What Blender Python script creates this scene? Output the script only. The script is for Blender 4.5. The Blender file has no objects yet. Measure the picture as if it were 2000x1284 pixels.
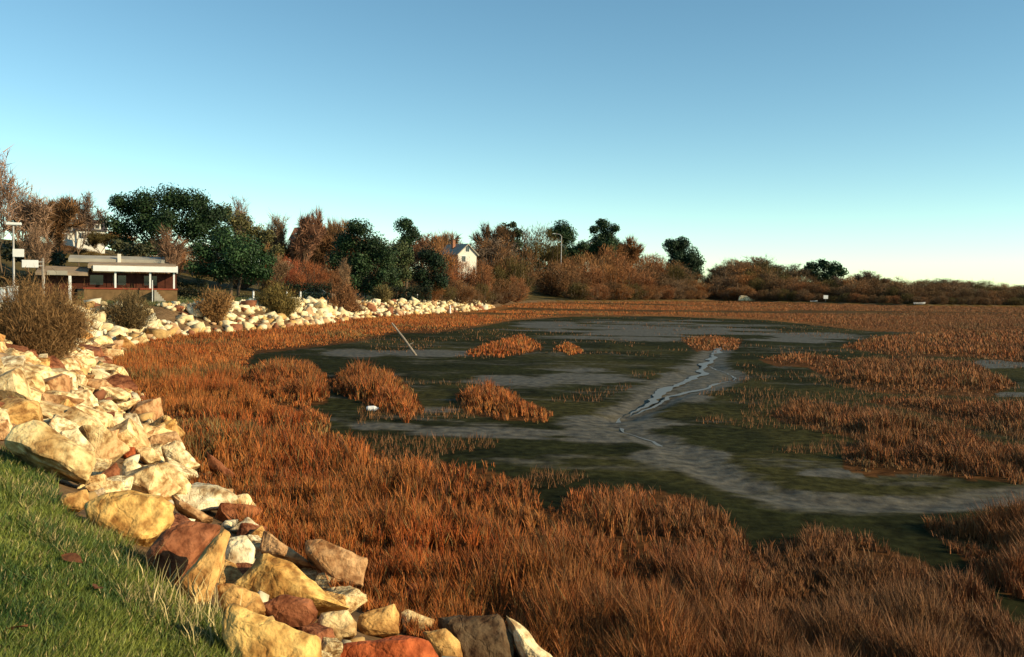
import bpy, bmesh, math, random
import numpy as np
from mathutils import Vector, Matrix

# ------------------------------------------------------------------ camera
scene = bpy.context.scene
CAM = np.array([0.0, 0.0, 3.6])
F = 1800.0                                   # focal length in photo pixels (2000 wide)
PITCH = math.atan(82 / F)
ROLL = math.radians(0.9)
fwd = np.array([0, math.cos(PITCH), -math.sin(PITCH)])
up0 = np.array([0, math.sin(PITCH), math.cos(PITCH)])
rt0 = np.array([1.0, 0, 0])
rt = math.cos(ROLL) * rt0 + math.sin(ROLL) * up0
up = math.cos(ROLL) * up0 - math.sin(ROLL) * rt0
cam_data = bpy.data.cameras.new('camera')
cam_data.sensor_width = 36
cam_data.lens = 36 * F / 2000
cam_data.clip_start = 0.1
cam_data.clip_end = 9000
cam = bpy.data.objects.new('camera', cam_data)
scene.collection.objects.link(cam)
m = Matrix.Identity(4)
for i in range(3):
    m[i][0] = rt[i]; m[i][1] = up[i]; m[i][2] = -fwd[i]; m[i][3] = CAM[i]
cam.matrix_world = m
scene.camera = cam

# ------------------------------------------------------------------ sky, sun, exposure
SUN_DIR = Vector((0.86, -0.30, 0.37)).normalized()      # towards the sun
world = bpy.data.worlds.new('World')
scene.world = world
world.use_nodes = True
wn = world.node_tree
bg = wn.nodes['Background']
sky = wn.nodes.new('ShaderNodeTexSky')
sky.sky_type = 'NISHITA'
sky.sun_disc = False
sky.sun_elevation = math.asin(SUN_DIR.z)
sky.sun_rotation = math.atan2(SUN_DIR.x, SUN_DIR.y)
sky.air_density = 1.0
sky.altitude = 2500
sky.dust_density = 0.0
sky.ozone_density = 0.3
hs = wn.nodes.new('ShaderNodeHueSaturation')          # the film's cool, saturated rendering of the sky
hs.inputs['Saturation'].default_value = 1.18
tint = wn.nodes.new('ShaderNodeMix'); tint.data_type = 'RGBA'; tint.blend_type = 'MULTIPLY'
tint.inputs[0].default_value = 1
tint.inputs[7].default_value = (1.05, 1.21, 1.02, 1)
wn.links.new(sky.outputs[0], hs.inputs['Color'])
wn.links.new(hs.outputs[0], tint.inputs[6])
wn.links.new(tint.outputs[2], bg.inputs[0])
bg.inputs[1].default_value = 0.128
sun_data = bpy.data.lights.new('sun', 'SUN')
sun_data.energy = 5.0
sun_data.angle = math.radians(0.5)
sun_data.color = (1.0, 0.82, 0.52)
sun = bpy.data.objects.new('sun', sun_data)
sun.rotation_euler = (-SUN_DIR).to_track_quat('-Z', 'Y').to_euler()
sun.location = (30, -20, 40)
scene.collection.objects.link(sun)
scene.view_settings.view_transform = 'Standard'
scene.view_settings.look = 'None'
scene.view_settings.exposure = 0.32
scene.view_settings.gamma = 1.0
scene.view_settings.use_curve_mapping = False
scene.cycles.use_denoising = True
scene.cycles.max_bounces = 5
scene.cycles.diffuse_bounces = 3
scene.cycles.glossy_bounces = 2
scene.cycles.transmission_bounces = 2
scene.cycles.transparent_max_bounces = 4

# ------------------------------------------------------------------ helpers
rng = np.random.default_rng(11)
random.seed(5)
C = scene.collection


def ray(px, py):
    return fwd + (px - 1000) / F * rt + (642 - py) / F * up


def G(px, py, z=0.0):
    d = ray(px, py)
    return CAM + d * ((z - CAM[2]) / d[2])


def D(px, py, dist):
    d = ray(px, py)
    return CAM + d * (dist / d[1])


def yh(px):
    return 560 + (px - 1000) * math.tan(ROLL)


def project(P):
    v = P - CAM
    zc = v @ fwd
    zc = np.where(zc < 0.05, 0.05, zc)
    return 1000 + F * (v @ rt) / zc, 642 - F * (v @ up) / zc, zc


def sm(t):
    t = np.clip(t, 0, 1)
    return t * t * (3 - 2 * t)


_perm = rng.permutation(4096)


def _hash(ix, iy, seed):
    return _perm[(ix + _perm[(iy + seed * 77) & 4095]) & 4095] / 4095.0


def vnoise(x, y, scale=1.0, seed=0):
    x = np.asarray(x, float) / scale + 1000.5; y = np.asarray(y, float) / scale + 1000.5
    ix = np.floor(x).astype(int); iy = np.floor(y).astype(int)
    fx = x - ix; fy = y - iy
    fx = fx * fx * (3 - 2 * fx); fy = fy * fy * (3 - 2 * fy)
    a = _hash(ix, iy, seed); b = _hash(ix + 1, iy, seed)
    c = _hash(ix, iy + 1, seed); d = _hash(ix + 1, iy + 1, seed)
    return (a * (1 - fx) + b * fx) * (1 - fy) + (c * (1 - fx) + d * fx) * fy


def fbm(x, y, scale=1.0, seed=0, octs=4):
    t = 0; amp = 0.5; tot = 0
    for o in range(octs):
        t = t + amp * vnoise(x, y, scale, seed + o * 3); tot += amp
        amp *= 0.5; scale *= 0.5
    return t / tot


def inpoly(px, py, poly):
    px = np.asarray(px); py = np.asarray(py)
    r = np.zeros(px.shape, bool)
    n = len(poly)
    for i in range(n):
        x1, y1 = poly[i]; x2, y2 = poly[(i + 1) % n]
        if y1 == y2:
            continue
        c = ((y1 > py) != (y2 > py)) & (px < (x2 - x1) * (py - y1) / (y2 - y1) + x1)
        r ^= c
    return r


def np_mesh(name, verts, faces, cols=None, smooth=False):
    me = bpy.data.meshes.new(name)
    verts = np.ascontiguousarray(verts, np.float32); faces = np.ascontiguousarray(faces, np.int32)
    n, k = faces.shape
    me.vertices.add(len(verts)); me.vertices.foreach_set('co', verts.ravel())
    me.loops.add(n * k); me.loops.foreach_set('vertex_index', faces.ravel())
    me.polygons.add(n)
    me.polygons.foreach_set('loop_start', np.arange(0, n * k, k, dtype=np.int32))
    me.polygons.foreach_set('loop_total', np.full(n, k, dtype=np.int32))
    if smooth:
        me.polygons.foreach_set('use_smooth', np.ones(n, bool))
    me.update(calc_edges=True)
    if cols is not None:
        a = me.color_attributes.new('Col', 'FLOAT_COLOR', 'POINT')
        c4 = np.ones((len(verts), 4), np.float32); c4[:, :3] = cols
        a.data.foreach_set('color', c4.ravel())
    return me


def link(name, me, mat=None, parent=None):
    o = bpy.data.objects.new(name, me)
    C.objects.link(o)
    if mat is not None and not me.materials:
        me.materials.append(mat)
    if parent is not None:
        o.parent = parent
    return o


def tag(o, label=None, cat=None, group=None, kind=None):
    if label: o['label'] = label
    if cat: o['category'] = cat
    if group: o['group'] = group
    if kind: o['kind'] = kind
    return o


def empty(name, loc, label, cat, group=None, rz=0):
    o = bpy.data.objects.new(name, None)
    o.empty_display_size = 0.2
    C.objects.link(o)
    o.location = loc; o.rotation_euler[2] = rz
    return tag(o, label, cat, group)


def copy_tree(o, parent=None):
    c = o.copy(); C.objects.link(c); c.parent = parent
    for ch in list(o.children):
        copy_tree(ch, c)
    return c


# ------------------------------------------------------------------ materials
def new_mat(name, rough=0.8, spec=0.3):
    mt = bpy.data.materials.new(name); mt.use_nodes = True
    nt = mt.node_tree; b = nt.nodes['Principled BSDF']
    b.inputs['Roughness'].default_value = rough
    b.inputs['Specular IOR Level'].default_value = spec
    return mt, nt, b


def ramp_noise(nt, scale, lo, hi, detail=4, coord='Object', p0=0.3, p1=0.7):
    tc = nt.nodes.new('ShaderNodeTexCoord')
    n = nt.nodes.new('ShaderNodeTexNoise')
    n.inputs['Scale'].default_value = scale; n.inputs['Detail'].default_value = detail
    nt.links.new(tc.outputs[coord], n.inputs['Vector'])
    r = nt.nodes.new('ShaderNodeValToRGB')
    r.color_ramp.elements[0].position = p0; r.color_ramp.elements[1].position = p1
    r.color_ramp.elements[0].color = (*lo, 1); r.color_ramp.elements[1].color = (*hi, 1)
    nt.links.new(n.outputs['Fac'], r.inputs[0])
    return n, r


def mul(nt, a, b):
    mx = nt.nodes.new('ShaderNodeMix'); mx.data_type = 'RGBA'; mx.blend_type = 'MULTIPLY'
    mx.inputs[0].default_value = 1
    nt.links.new(a, mx.inputs[6]); nt.links.new(b, mx.inputs[7])
    return mx.outputs[2]


def bump(nt, b, src, strength, dist=0.05):
    bp = nt.nodes.new('ShaderNodeBump')
    bp.inputs['Strength'].default_value = strength; bp.inputs['Distance'].default_value = dist
    nt.links.new(src, bp.inputs['Height']); nt.links.new(bp.outputs[0], b.inputs['Normal'])


def flat_mat(name, col, rough=0.7, spec=0.3, var=0.25, scale=3.0, metal=0.0):
    mt, nt, b = new_mat(name, rough, spec)
    lo = tuple(c * (1 - var) for c in col); hi = tuple(min(1, c * (1 + var * 0.6)) for c in col)
    n, r = ramp_noise(nt, scale, lo, hi)
    nt.links.new(r.outputs[0], b.inputs['Base Color'])
    b.inputs['Metallic'].default_value = metal
    return mt


def attr_mat(name, rough=0.8, spec=0.2, nscale=None, lo=0.6, hi=1.3, bumps=0, obj_tint=False):
    mt, nt, b = new_mat(name, rough, spec)
    at = nt.nodes.new('ShaderNodeAttribute'); at.attribute_name = 'Col'
    src = at.outputs['Color']
    if obj_tint:
        oi = nt.nodes.new('ShaderNodeObjectInfo')
        src = mul(nt, src, oi.outputs['Color'])
    if nscale:
        n, r = ramp_noise(nt, nscale, (lo,) * 3, (hi,) * 3, detail=6)
        src = mul(nt, src, r.outputs[0])
        if bumps:
            bump(nt, b, n.outputs['Fac'], bumps)
    nt.links.new(src, b.inputs['Base Color'])
    return mt


M_leaf = attr_mat('foliage', 0.65, 0.25, obj_tint=True)
M_twig = attr_mat('twigs', 0.85, 0.15, obj_tint=True)
M_reed = attr_mat('dry_cordgrass', 0.7, 0.25)
M_grass = attr_mat('grass_blades', 0.6, 0.3)
M_bark = flat_mat('bark', (0.16, 0.105, 0.065), 0.9, 0.1, 0.4, 4)
M_barkpale = flat_mat('pale_bark', (0.30, 0.22, 0.16), 0.9, 0.1, 0.35, 4)
M_white = flat_mat('white_paint', (0.80, 0.78, 0.73), 0.5, 0.4, 0.08, 2)
M_grey = flat_mat('grey_metal', (0.42, 0.39, 0.35), 0.5, 0.4, 0.12, 4)
M_redwood = flat_mat('red_brown_timber', (0.075, 0.020, 0.009), 0.7, 0.2, 0.3, 3)
M_brownwall = flat_mat('brown_plinth', (0.20, 0.115, 0.05), 0.85, 0.15, 0.3, 2)
M_tanroof = flat_mat('tan_roof', (0.32, 0.23, 0.15), 0.85, 0.15, 0.25, 1.2)
M_paleroof = flat_mat('pale_roof', (0.36, 0.32, 0.25), 0.8, 0.2, 0.2, 1.0)
M_darkroof = flat_mat('slate_roof', (0.06, 0.05, 0.05), 0.7, 0.3, 0.3, 2)
M_redroof = flat_mat('clay_roof', (0.30, 0.13, 0.08), 0.85, 0.15, 0.3, 2)
M_render = flat_mat('cream_render', (0.72, 0.66, 0.55), 0.85, 0.15, 0.1, 0.8)
M_brick = flat_mat('pink_brick', (0.36, 0.16, 0.09), 0.85, 0.15, 0.2, 2)
M_glass, _nt, _b = new_mat('window_glass', 0.08, 0.6)
_b.inputs['Base Color'].default_value = (0.02, 0.022, 0.025, 1)
M_rubber = flat_mat('tyre_rubber', (0.02, 0.02, 0.02), 0.8, 0.2)
M_carpaint = flat_mat('beige_paint', (0.50, 0.44, 0.30), 0.25, 0.5, 0.05)
M_drift = flat_mat('weathered_wood', (0.27, 0.22, 0.17), 0.85, 0.15, 0.3, 9)

# rock: the object's colour, mottled by noise, with rusty lichen and pits
M_rock, nt, b = new_mat('rock', 0.85, 0.2)
oi = nt.nodes.new('ShaderNodeObjectInfo')
n1, r1 = ramp_noise(nt, 2.2, (0.55, 0.42, 0.29), (1.2, 1.18, 1.1), 7, p0=0.36, p1=0.58)
c = mul(nt, oi.outputs['Color'], r1.outputs[0])
n2, r2 = ramp_noise(nt, 9.0, (0.60, 0.50, 0.42), (1.12, 1.12, 1.1), 6, p0=0.36, p1=0.55)
c = mul(nt, c, r2.outputs[0])
n4, r4 = ramp_noise(nt, 1.1, (0, 0, 0), (1, 1, 1), 6, p0=0.54, p1=0.70)
mx = nt.nodes.new('ShaderNodeMix'); mx.data_type = 'RGBA'
mx.inputs[7].default_value = (0.40, 0.13, 0.035, 1)
fm = nt.nodes.new('ShaderNodeMath'); fm.operation = 'MULTIPLY'; fm.inputs[1].default_value = 0.65
nt.links.new(r4.outputs[0], fm.inputs[0]); nt.links.new(fm.outputs[0], mx.inputs[0])
nt.links.new(c, mx.inputs[6])
nt.links.new(mx.outputs[2], b.inputs['Base Color'])
n3, _r = ramp_noise(nt, 22, (0,) * 3, (1,) * 3, 10)
tcv = nt.nodes.new('ShaderNodeTexCoord'); nw = nt.nodes.new('ShaderNodeTexNoise'); nw.inputs['Scale'].default_value = 4; nw.inputs['Detail'].default_value = 5
nt.links.new(tcv.outputs['Object'], nw.inputs['Vector'])
vm = nt.nodes.new('ShaderNodeMix'); vm.data_type = 'RGBA'; vm.inputs[0].default_value = 0.25
nt.links.new(tcv.outputs['Object'], vm.inputs[6]); nt.links.new(nw.outputs['Color'], vm.inputs[7])
vo = nt.nodes.new('ShaderNodeTexVoronoi'); vo.feature = 'DISTANCE_TO_EDGE'; vo.inputs['Scale'].default_value = 3.2
nt.links.new(vm.outputs[2], vo.inputs['Vector'])
cr = nt.nodes.new('ShaderNodeMapRange'); cr.inputs[1].default_value = 0.0; cr.inputs[2].default_value = 0.035
nt.links.new(vo.outputs['Distance'], cr.inputs[0])
hm = nt.nodes.new('ShaderNodeMath'); hm.operation = 'MULTIPLY_ADD'; hm.inputs[1].default_value = 0.22
nt.links.new(cr.outputs[0], hm.inputs[0]); nt.links.new(n3.outputs['Fac'], hm.inputs[2])
bump(nt, b, hm.outputs[0], 0.75, 0.03)
# the same for the joined small stones, by vertex colour
M_rocks_far = attr_mat('rock_rubble', 0.85, 0.2, 3.0, 0.65, 1.25, 0.5)

# ------------------------------------------------------------------ shoreline and terrain
toe_px = [(1085, 1300, .45), (880, 1195, .45), (720, 1110, .45), (560, 1020, .45), (450, 940, .45), (390, 885, .45),
          (330, 812, .45), (270, 752, .45), (215, 702, .45), (205, 682, .45), (240, 668, .4), (300, 652, .4), (380, 643, .4),
          (470, 640, .4), (600, 629, .4), (720, 616, .4), (830, 609, .4), (920, 604, .4), (965, 598, .4), (1010, 591, .4),
          (1080, 588, .4), (1200, 588, .4), (1400, 586, .4), (1600, 591, .4), (1800, 596, .4), (2000, 598, .4)]
toe = [(60, -90), (22, -28), (9, -6), (4.3, 1.2)]
toe += [tuple(G(a, b_, z)[:2]) for a, b_, z in toe_px]
hbank = [1.9] * 4 + [1.9] * 14 + [1.8, 1.7, 1.5, 1.3, 1.1, .8, .6, .5, .5, .5, .5, .5]
last = toe[-1]
toe += [(last[0] + 60, last[1] - 5), (last[0] + 200, last[1] - 60), (last[0] + 420, last[1] - 250)]
hbank += [.5, .5, .5]
hbank = hbank[:len(toe)]
while len(hbank) < len(toe):
    hbank.append(.5)
toe = np.array(toe); hbank = np.array(hbank)
marsh_poly = [tuple(p) for p in toe] + [(toe[-1][0], -90)]


def shore(x, y):
    """signed distance to the toe of the bank (land positive), bank height and arc parameter there"""
    x = np.asarray(x, float); y = np.asarray(y, float)
    best = np.full(x.shape, 1e18); hb = np.zeros(x.shape)
    for i in range(len(toe) - 1):
        ax, ay = toe[i]; dx, dy = toe[i + 1] - toe[i]
        t = np.clip(((x - ax) * dx + (y - ay) * dy) / (dx * dx + dy * dy), 0, 1)
        d2 = (x - ax - t * dx) ** 2 + (y - ay - t * dy) ** 2
        k = d2 < best
        best = np.where(k, d2, best); hb = np.where(k, hbank[i] * (1 - t) + hbank[i + 1] * t, hb)
    s = np.sqrt(best)
    return np.where(inpoly(x, y, marsh_poly), -s, s), hb


def azpx(x, y):
    return 1000 + F * np.clip(np.where(y > 1, x / np.maximum(y, 1), np.sign(x) * 9), -3, 3)


def terrain(x, y):
    x = np.asarray(x, float); y = np.asarray(y, float)
    s, hb = shore(x, y)
    w = 4.2 * hb / 1.9
    t = np.clip(s / w, 0, 1)
    z = 0.12 * sm((s + 2) / 2) + (hb - 0.12) * (0.65 * t + 0.35 * sm(t))
    p = azpx(x, y)
    A = np.interp(p, [-600, 200, 600, 900, 1100, 1250, 1400, 1600, 2000, 3000], [9.5, 9.5, 6.5, 7, 7.5, 6, 4, 2, 1, 1])
    s0 = np.interp(p, [-600, 300, 700, 950, 1600, 3000], [30, 34, 25, 8, 5, 5])
    z = z + A * sm((s - s0) / 58) * sm((y - 30) / 30)
    z = z + np.where(s > w, 0.10 * (fbm(x, y, 6, 4) - 0.5) * sm((s - w) / 2), 0)
    z = z + np.where(s < 0, 0.10 * (fbm(x, y, 2.5, 9) - 0.5), 0)
    # creek bed
    for path, wd, dep in creeks:
        d = pathdist(x, y, path)
        z = z - dep * sm(1 - d / (wd * 1.6)) * (s < 0)
    return z


def pathdist(x, y, path):
    best = np.full(np.shape(x), 1e18)
    for i in range(len(path) - 1):
        a = path[i]; d = path[i + 1] - a
        t = np.clip(((x - a[0]) * d[0] + (y - a[1]) * d[1]) / (d @ d), 0, 1)
        best = np.minimum(best, (x - a[0] - t * d[0]) ** 2 + (y - a[1] - t * d[1]) ** 2)
    return np.sqrt(best)


def gpath(pts):
    return np.array([G(a, b_, 0)[:2] for a, b_ in pts])


creek_a = gpath([(1420, 668), (1392, 690), (1385, 708), (1368, 726), (1310, 757), (1255, 790), (1215, 812)])
creek_b = gpath([(1385, 712), (1440, 735), (1375, 757), (1305, 776), (1245, 800), (1215, 812)])
creek_c = gpath([(1215, 812), (1165, 826), (1235, 845), (1330, 882), (1390, 925), (1470, 958), (1600, 984), (1760, 988), (1900, 974), (2100, 952), (2500, 930)])
creeks = [(creek_a, 0.80, 0.09), (creek_b, 0.50, 0.07), (creek_c, 0.50, 0.06)]


def H1(x, y):
    return float(terrain(np.array([x]), np.array([y]))[0])


def XY(px, dist):
    p = D(px, yh(px), dist)
    return p[0], p[1], H1(p[0], p[1])


def hit(px, py, off=0.0):
    d = ray(px, py); d = d / d[1]
    ys = np.concatenate([np.linspace(1.5, 30, 900), np.geomspace(30, 400, 900)])
    P = CAM + d * ys[:, None]
    k = np.argmax(P[:, 2] < terrain(P[:, 0], P[:, 1]) + off)
    return P[k] if k else P[-1]


# ------------------------------------------------------------------ reed zones in photo coordinates (tops of the stems)
BELT = [(2600, 1330), (2000, 1178), (1960, 1140), (1880, 1085), (1800, 1046), (1700, 1017), (1610, 1004), (1530, 1013), (1480, 1035),
        (1445, 1010), (1420, 968), (1370, 938), (1290, 922), (1190, 920), (1105, 932), (1085, 965), (1055, 945), (1030, 908), (960, 884), (850, 872),
        (770, 866), (700, 842), (625, 806), (550, 772), (490, 742), (486, 706), (478, 690), (300, 672), (-300, 640), (-300, 1700), (2600, 1700)]
FARBELT = [(200, 690), (480, 700), (500, 678), (600, 668), (700, 657), (770, 642), (850, 642), (930, 632), (1000, 620), (1120, 613),
           (1300, 613), (1500, 620), (1620, 632), (1700, 640), (1850, 644), (2000, 640), (2600, 655), (2600, 574), (2000, 578), (1500, 571), (1000, 562), (600, 556), (200, 560)]
ISLES = {
    'a': [(480, 700), (540, 690), (610, 697), (645, 720), (640, 765), (600, 772), (540, 765), (480, 745)],
    'b': [(645, 722), (690, 700), (750, 708), (800, 735), (828, 775), (800, 795), (750, 775), (700, 760), (650, 745)],
    'c': [(890, 750), (920, 738), (980, 745), (1040, 765), (1082, 785), (1060, 797), (980, 795), (910, 785)],
    'd': [(905, 680), (960, 660), (1020, 646), (1062, 668), (1040, 676), (980, 684)],
    'e': [(1082, 672), (1110, 661), (1142, 676), (1115, 682)],
    'f': [(565, 790), (600, 780), (640, 795), (645, 810), (600, 808)],
    'g': [(1503, 785), (1560, 765), (1650, 775), (1760, 790), (1850, 810), (1960, 850), (2100, 850), (2150, 900), (2000, 908), (1900, 902),
          (1780, 892), (1700, 897), (1645, 882), (1650, 855), (1690, 835), (1620, 818), (1520, 798)],
    'h': [(1580, 705), (1680, 690), (1790, 688), (1900, 700), (1990, 735), (1930, 757), (1800, 752), (1700, 748), (1640, 732)],
    'i': [(1640, 668), (1720, 650), (1850, 642), (2200, 636), (2200, 705), (2000, 696), (1900, 686), (1750, 684)],
    'm': [(1690, 764), (1760, 757), (1850, 764), (1950, 772), (2150, 770), (2150, 835), (1990, 832), (1900, 806), (1800, 784)],
    'j': [(1800, 985), (1880, 975), (2000, 975), (2600, 985), (2600, 1290), (2100, 1150), (1960, 1105), (1900, 1060), (1850, 1015)],
    'k': [(1330, 655), (1380, 648), (1450, 655), (1440, 672), (1360, 675)],
    'l': [(1480, 690), (1560, 680), (1650, 690), (1600, 704), (1520, 702)],
}
GREYMUD = [(1280, 645, 190, 18), (1080, 640, 80, 10), (1150, 735, 130, 12), (1000, 742, 80, 10), (960, 845, 180, 14), (1180, 838, 110, 26), (880, 690, 120, 8),
           (1330, 890, 80, 18), (1480, 960, 120, 14), (1680, 985, 130, 14), (1850, 985, 120, 10), (1750, 720, 60, 8), (1350, 745, 70, 30), (830, 800, 60, 6),
           (1560, 660, 90, 10), (1640, 925, 70, 8), (1960, 712, 60, 8), (1980, 770, 50, 6), (760, 835, 60, 8), (700, 690, 60, 6)]

LAWN = [(-900, 800), (-300, 850), (0, 884), (60, 905), (110, 945), (125, 1000), (185, 1045), (240, 1068), (290, 1105), (310, 1145), (355, 1185), (425, 1200), (445, 1260), (520, 1420), (900, 2600), (-3000, 2600), (-3000, 800)]

# ------------------------------------------------------------------ ground sheets
az = np.radians(np.concatenate([np.arange(-180, -42, 6.0), np.arange(-42, 42, 0.19), np.arange(42, 180.1, 6.0)]))
rad = np.concatenate([np.geomspace(0.25, 2.6, 10), np.geomspace(2.75, 330, 400), np.geomspace(350, 6000, 22)])
RR, AA = np.meshgrid(rad, az, indexing='ij')
gx = RR * np.sin(AA); gy = RR * np.cos(AA)
gs, ghb = shore(gx, gy)
gz = terrain(gx, gy)
gz = np.where(gs < -0.5, gz, gz)
nr, na = gx.shape
V = np.stack([gx, gy, gz], -1).reshape(-1, 3)
qx, qy, qz = project(V)
s_ = gs.ravel(); w_ = 4.2 * ghb.ravel() / 1.9
x_, y_ = V[:, 0], V[:, 1]
nz1 = fbm(x_, y_, 5, 21); nz2 = fbm(x_, y_, 1.2, 31); nz3 = fbm(x_ * 0.35, y_, 2.2, 41, 5)
# base colours of each ground: mud, weed, thatch, earth, turf
algae = np.outer(1 - nz2, [0.010, 0.011, 0.005]) + np.outer(nz2, [0.034, 0.034, 0.011])
greenish = sm((nz1 - 0.52) / 0.12)[:, None]
algae = algae * (1 - greenish) + greenish * np.array([0.040, 0.036, 0.012])
grey = np.outer(0.7 + 0.6 * nz3, [0.085, 0.080, 0.062])
gm = np.zeros(len(V))
for cx, cy, rx, ry in GREYMUD:
    e = ((qx - cx) / rx) ** 2 + ((qy - cy) / ry) ** 2
    gm = np.maximum(gm, np.exp(-e * 0.9))
gm = np.where((y_ > 0), gm, 0)
gm = np.clip(sm((gm + (nz3 - 0.5) * 2.2 - 0.28) / 0.35), 0, 1) * np.clip(gm * 3, 0, 1)
for path, wd, dep in creeks:
    dd = pathdist(x_, y_, path)
    gm = np.maximum(gm, sm(1.3 - dd / (wd * (0.7 + 1.5 * nz2))))
gm = np.maximum(gm, 0.30 * sm((nz3 - 0.57) / 0.08))
mudcol = algae
thatch = np.zeros(len(V))
tx, ty, _z = project(V + np.array([0, 0, 0.35]))
for poly in [BELT, FARBELT] + list(ISLES.values()):
    thatch = np.maximum(thatch, inpoly(tx, ty, poly))
runnel = (fbm(x_ / 5, y_, 14, 131, 3) >= .60) & (y_ >= 100)
thatch = thatch * (y_ > 2) * np.where(runnel, .35, 1)
thatch = np.maximum(thatch, (s_ > -2.0).astype(float))
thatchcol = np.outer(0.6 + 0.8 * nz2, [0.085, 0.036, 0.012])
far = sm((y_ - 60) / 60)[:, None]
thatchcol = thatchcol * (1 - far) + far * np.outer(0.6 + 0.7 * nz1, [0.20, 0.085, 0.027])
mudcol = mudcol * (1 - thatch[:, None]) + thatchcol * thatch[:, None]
wet = gm * (1 - thatch)
bankcol = np.outer(0.5 + nz2, [0.16, 0.095, 0.045])
lawncol = np.outer(0.6 + 0.8 * nz2, [0.050, 0.072, 0.018])
dry = sm((fbm(x_, y_, 9, 55) - 0.5) / 0.2)[:, None]
lawncol = lawncol * (1 - 0.6 * dry) + 0.6 * dry * np.array([0.10, 0.085, 0.03])
hillcol = np.outer(0.6 + 0.8 * nz2, [0.105, 0.075, 0.022])
onlawn = (inpoly(qx, qy, LAWN) & (y_ > 1.2) & (y_ < 16) & (s_ > 0.5)) | ((y_ <= 1.2) & (s_ > 3.2))
cls = np.where(s_ < 0, 0, np.where(onlawn, 2, np.where(s_ < w_ + 0.15, 1, np.where((s_ < 34) & (qx < 900) | (y_ < 20), 2, 3))))
allcol = np.where((cls == 0)[:, None], mudcol, np.where((cls == 1)[:, None], bankcol, np.where((cls == 2)[:, None], lawncol, hillcol)))
I, J = np.meshgrid(np.arange(nr - 1), np.arange(na - 1), indexing='ij')
quads = np.stack([I * na + J, I * na + J + 1, (I + 1) * na + J + 1, (I + 1) * na + J], -1).reshape(-1, 4)[:, ::-1]
qc = cls[quads].min(1)

M_mud, nt, b = new_mat('tidal_mud', 0.6, 0.4)
at = nt.nodes.new('ShaderNodeAttribute'); at.attribute_name = 'Col'
aw = nt.nodes.new('ShaderNodeAttribute'); aw.attribute_name = 'wet'
n1, r1 = ramp_noise(nt, 3.5, (0.45,) * 3, (1.55,) * 3, 8)
tc = nt.nodes.new('ShaderNodeTexCoord'); mp = nt.nodes.new('ShaderNodeMapping')
mp.inputs['Scale'].default_value = (0.45, 1.0, 1.0)
nt.links.new(tc.outputs['Object'], mp.inputs['Vector'])
nf = nt.nodes.new('ShaderNodeTexNoise'); nf.inputs['Scale'].default_value = 1.3; nf.inputs['Detail'].default_value = 9; nf.inputs['Roughness'].default_value = 0.62
nt.links.new(mp.outputs[0], nf.inputs['Vector'])
ma = nt.nodes.new('ShaderNodeMath'); ma.operation = 'MULTIPLY_ADD'; ma.inputs[1].default_value = 2.4; ma.inputs[2].default_value = -1.2
nt.links.new(nf.outputs['Fac'], ma.inputs[0])
ad = nt.nodes.new('ShaderNodeMath'); ad.operation = 'ADD'
nt.links.new(aw.outputs['Fac'], ad.inputs[0]); nt.links.new(ma.outputs[0], ad.inputs[1])
sf = nt.nodes.new('ShaderNodeMapRange'); sf.interpolation_type = 'SMOOTHSTEP'
sf.inputs[1].default_value = 0.10; sf.inputs[2].default_value = 0.98
nt.links.new(ad.outputs[0], sf.inputs[0])
gt = nt.nodes.new('ShaderNodeMath'); gt.operation = 'GREATER_THAN'; gt.inputs[1].default_value = 0.03
nt.links.new(aw.outputs['Fac'], gt.inputs[0])
ff = nt.nodes.new('ShaderNodeMath'); ff.operation = 'MULTIPLY'
nt.links.new(sf.outputs[0], ff.inputs[0]); nt.links.new(gt.outputs[0], ff.inputs[1])
mg = nt.nodes.new('ShaderNodeMix'); mg.data_type = 'RGBA'
nt.links.new(ff.outputs[0], mg.inputs[0])
nt.links.new(at.outputs['Color'], mg.inputs[6]); mg.inputs[7].default_value = (0.092, 0.078, 0.054, 1)
nt.links.new(mul(nt, mg.outputs[2], r1.outputs[0]), b.inputs['Base Color'])
mr = nt.nodes.new('ShaderNodeMapRange'); mr.inputs[3].default_value = 0.95; mr.inputs[4].default_value = 0.62
nt.links.new(ff.outputs[0], mr.inputs[0]); nt.links.new(mr.outputs[0], b.inputs['Roughness'])
mw = nt.nodes.new('ShaderNodeMapRange'); mw.inputs[3].default_value = 0.015; mw.inputs[4].default_value = 0.05
nt.links.new(ff.outputs[0], mw.inputs[0]); nt.links.new(mw.outputs[0], b.inputs['Specular IOR Level'])
bump(nt, b, n1.outputs['Fac'], 0.7, 0.06)
M_soil = attr_mat('bank_earth', 0.9, 0.1, 5, 0.6, 1.3, 0.6)
M_lawn = attr_mat('turf', 0.9, 0.1, 7, 0.65, 1.3, 0.5)
M_hill = attr_mat('rough_pasture', 0.9, 0.1, 0.6, 0.6, 1.3, 0.3)
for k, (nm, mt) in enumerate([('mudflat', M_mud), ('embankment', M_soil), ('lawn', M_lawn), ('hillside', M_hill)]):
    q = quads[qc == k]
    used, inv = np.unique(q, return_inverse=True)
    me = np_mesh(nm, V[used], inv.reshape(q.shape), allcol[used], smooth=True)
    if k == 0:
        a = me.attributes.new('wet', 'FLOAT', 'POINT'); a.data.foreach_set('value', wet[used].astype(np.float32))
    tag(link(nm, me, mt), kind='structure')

# creek water: thin sheets lying in the channels
M_water, nt, b = new_mat('shallow_water', 0.46, 0.12)
b.inputs['Base Color'].default_value = (0.16, 0.155, 0.135, 1)
n1, r1 = ramp_noise(nt, 2.5, (0,) * 3, (1,) * 3, 4); bump(nt, b, n1.outputs['Fac'], 0.15, 0.03)


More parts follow.
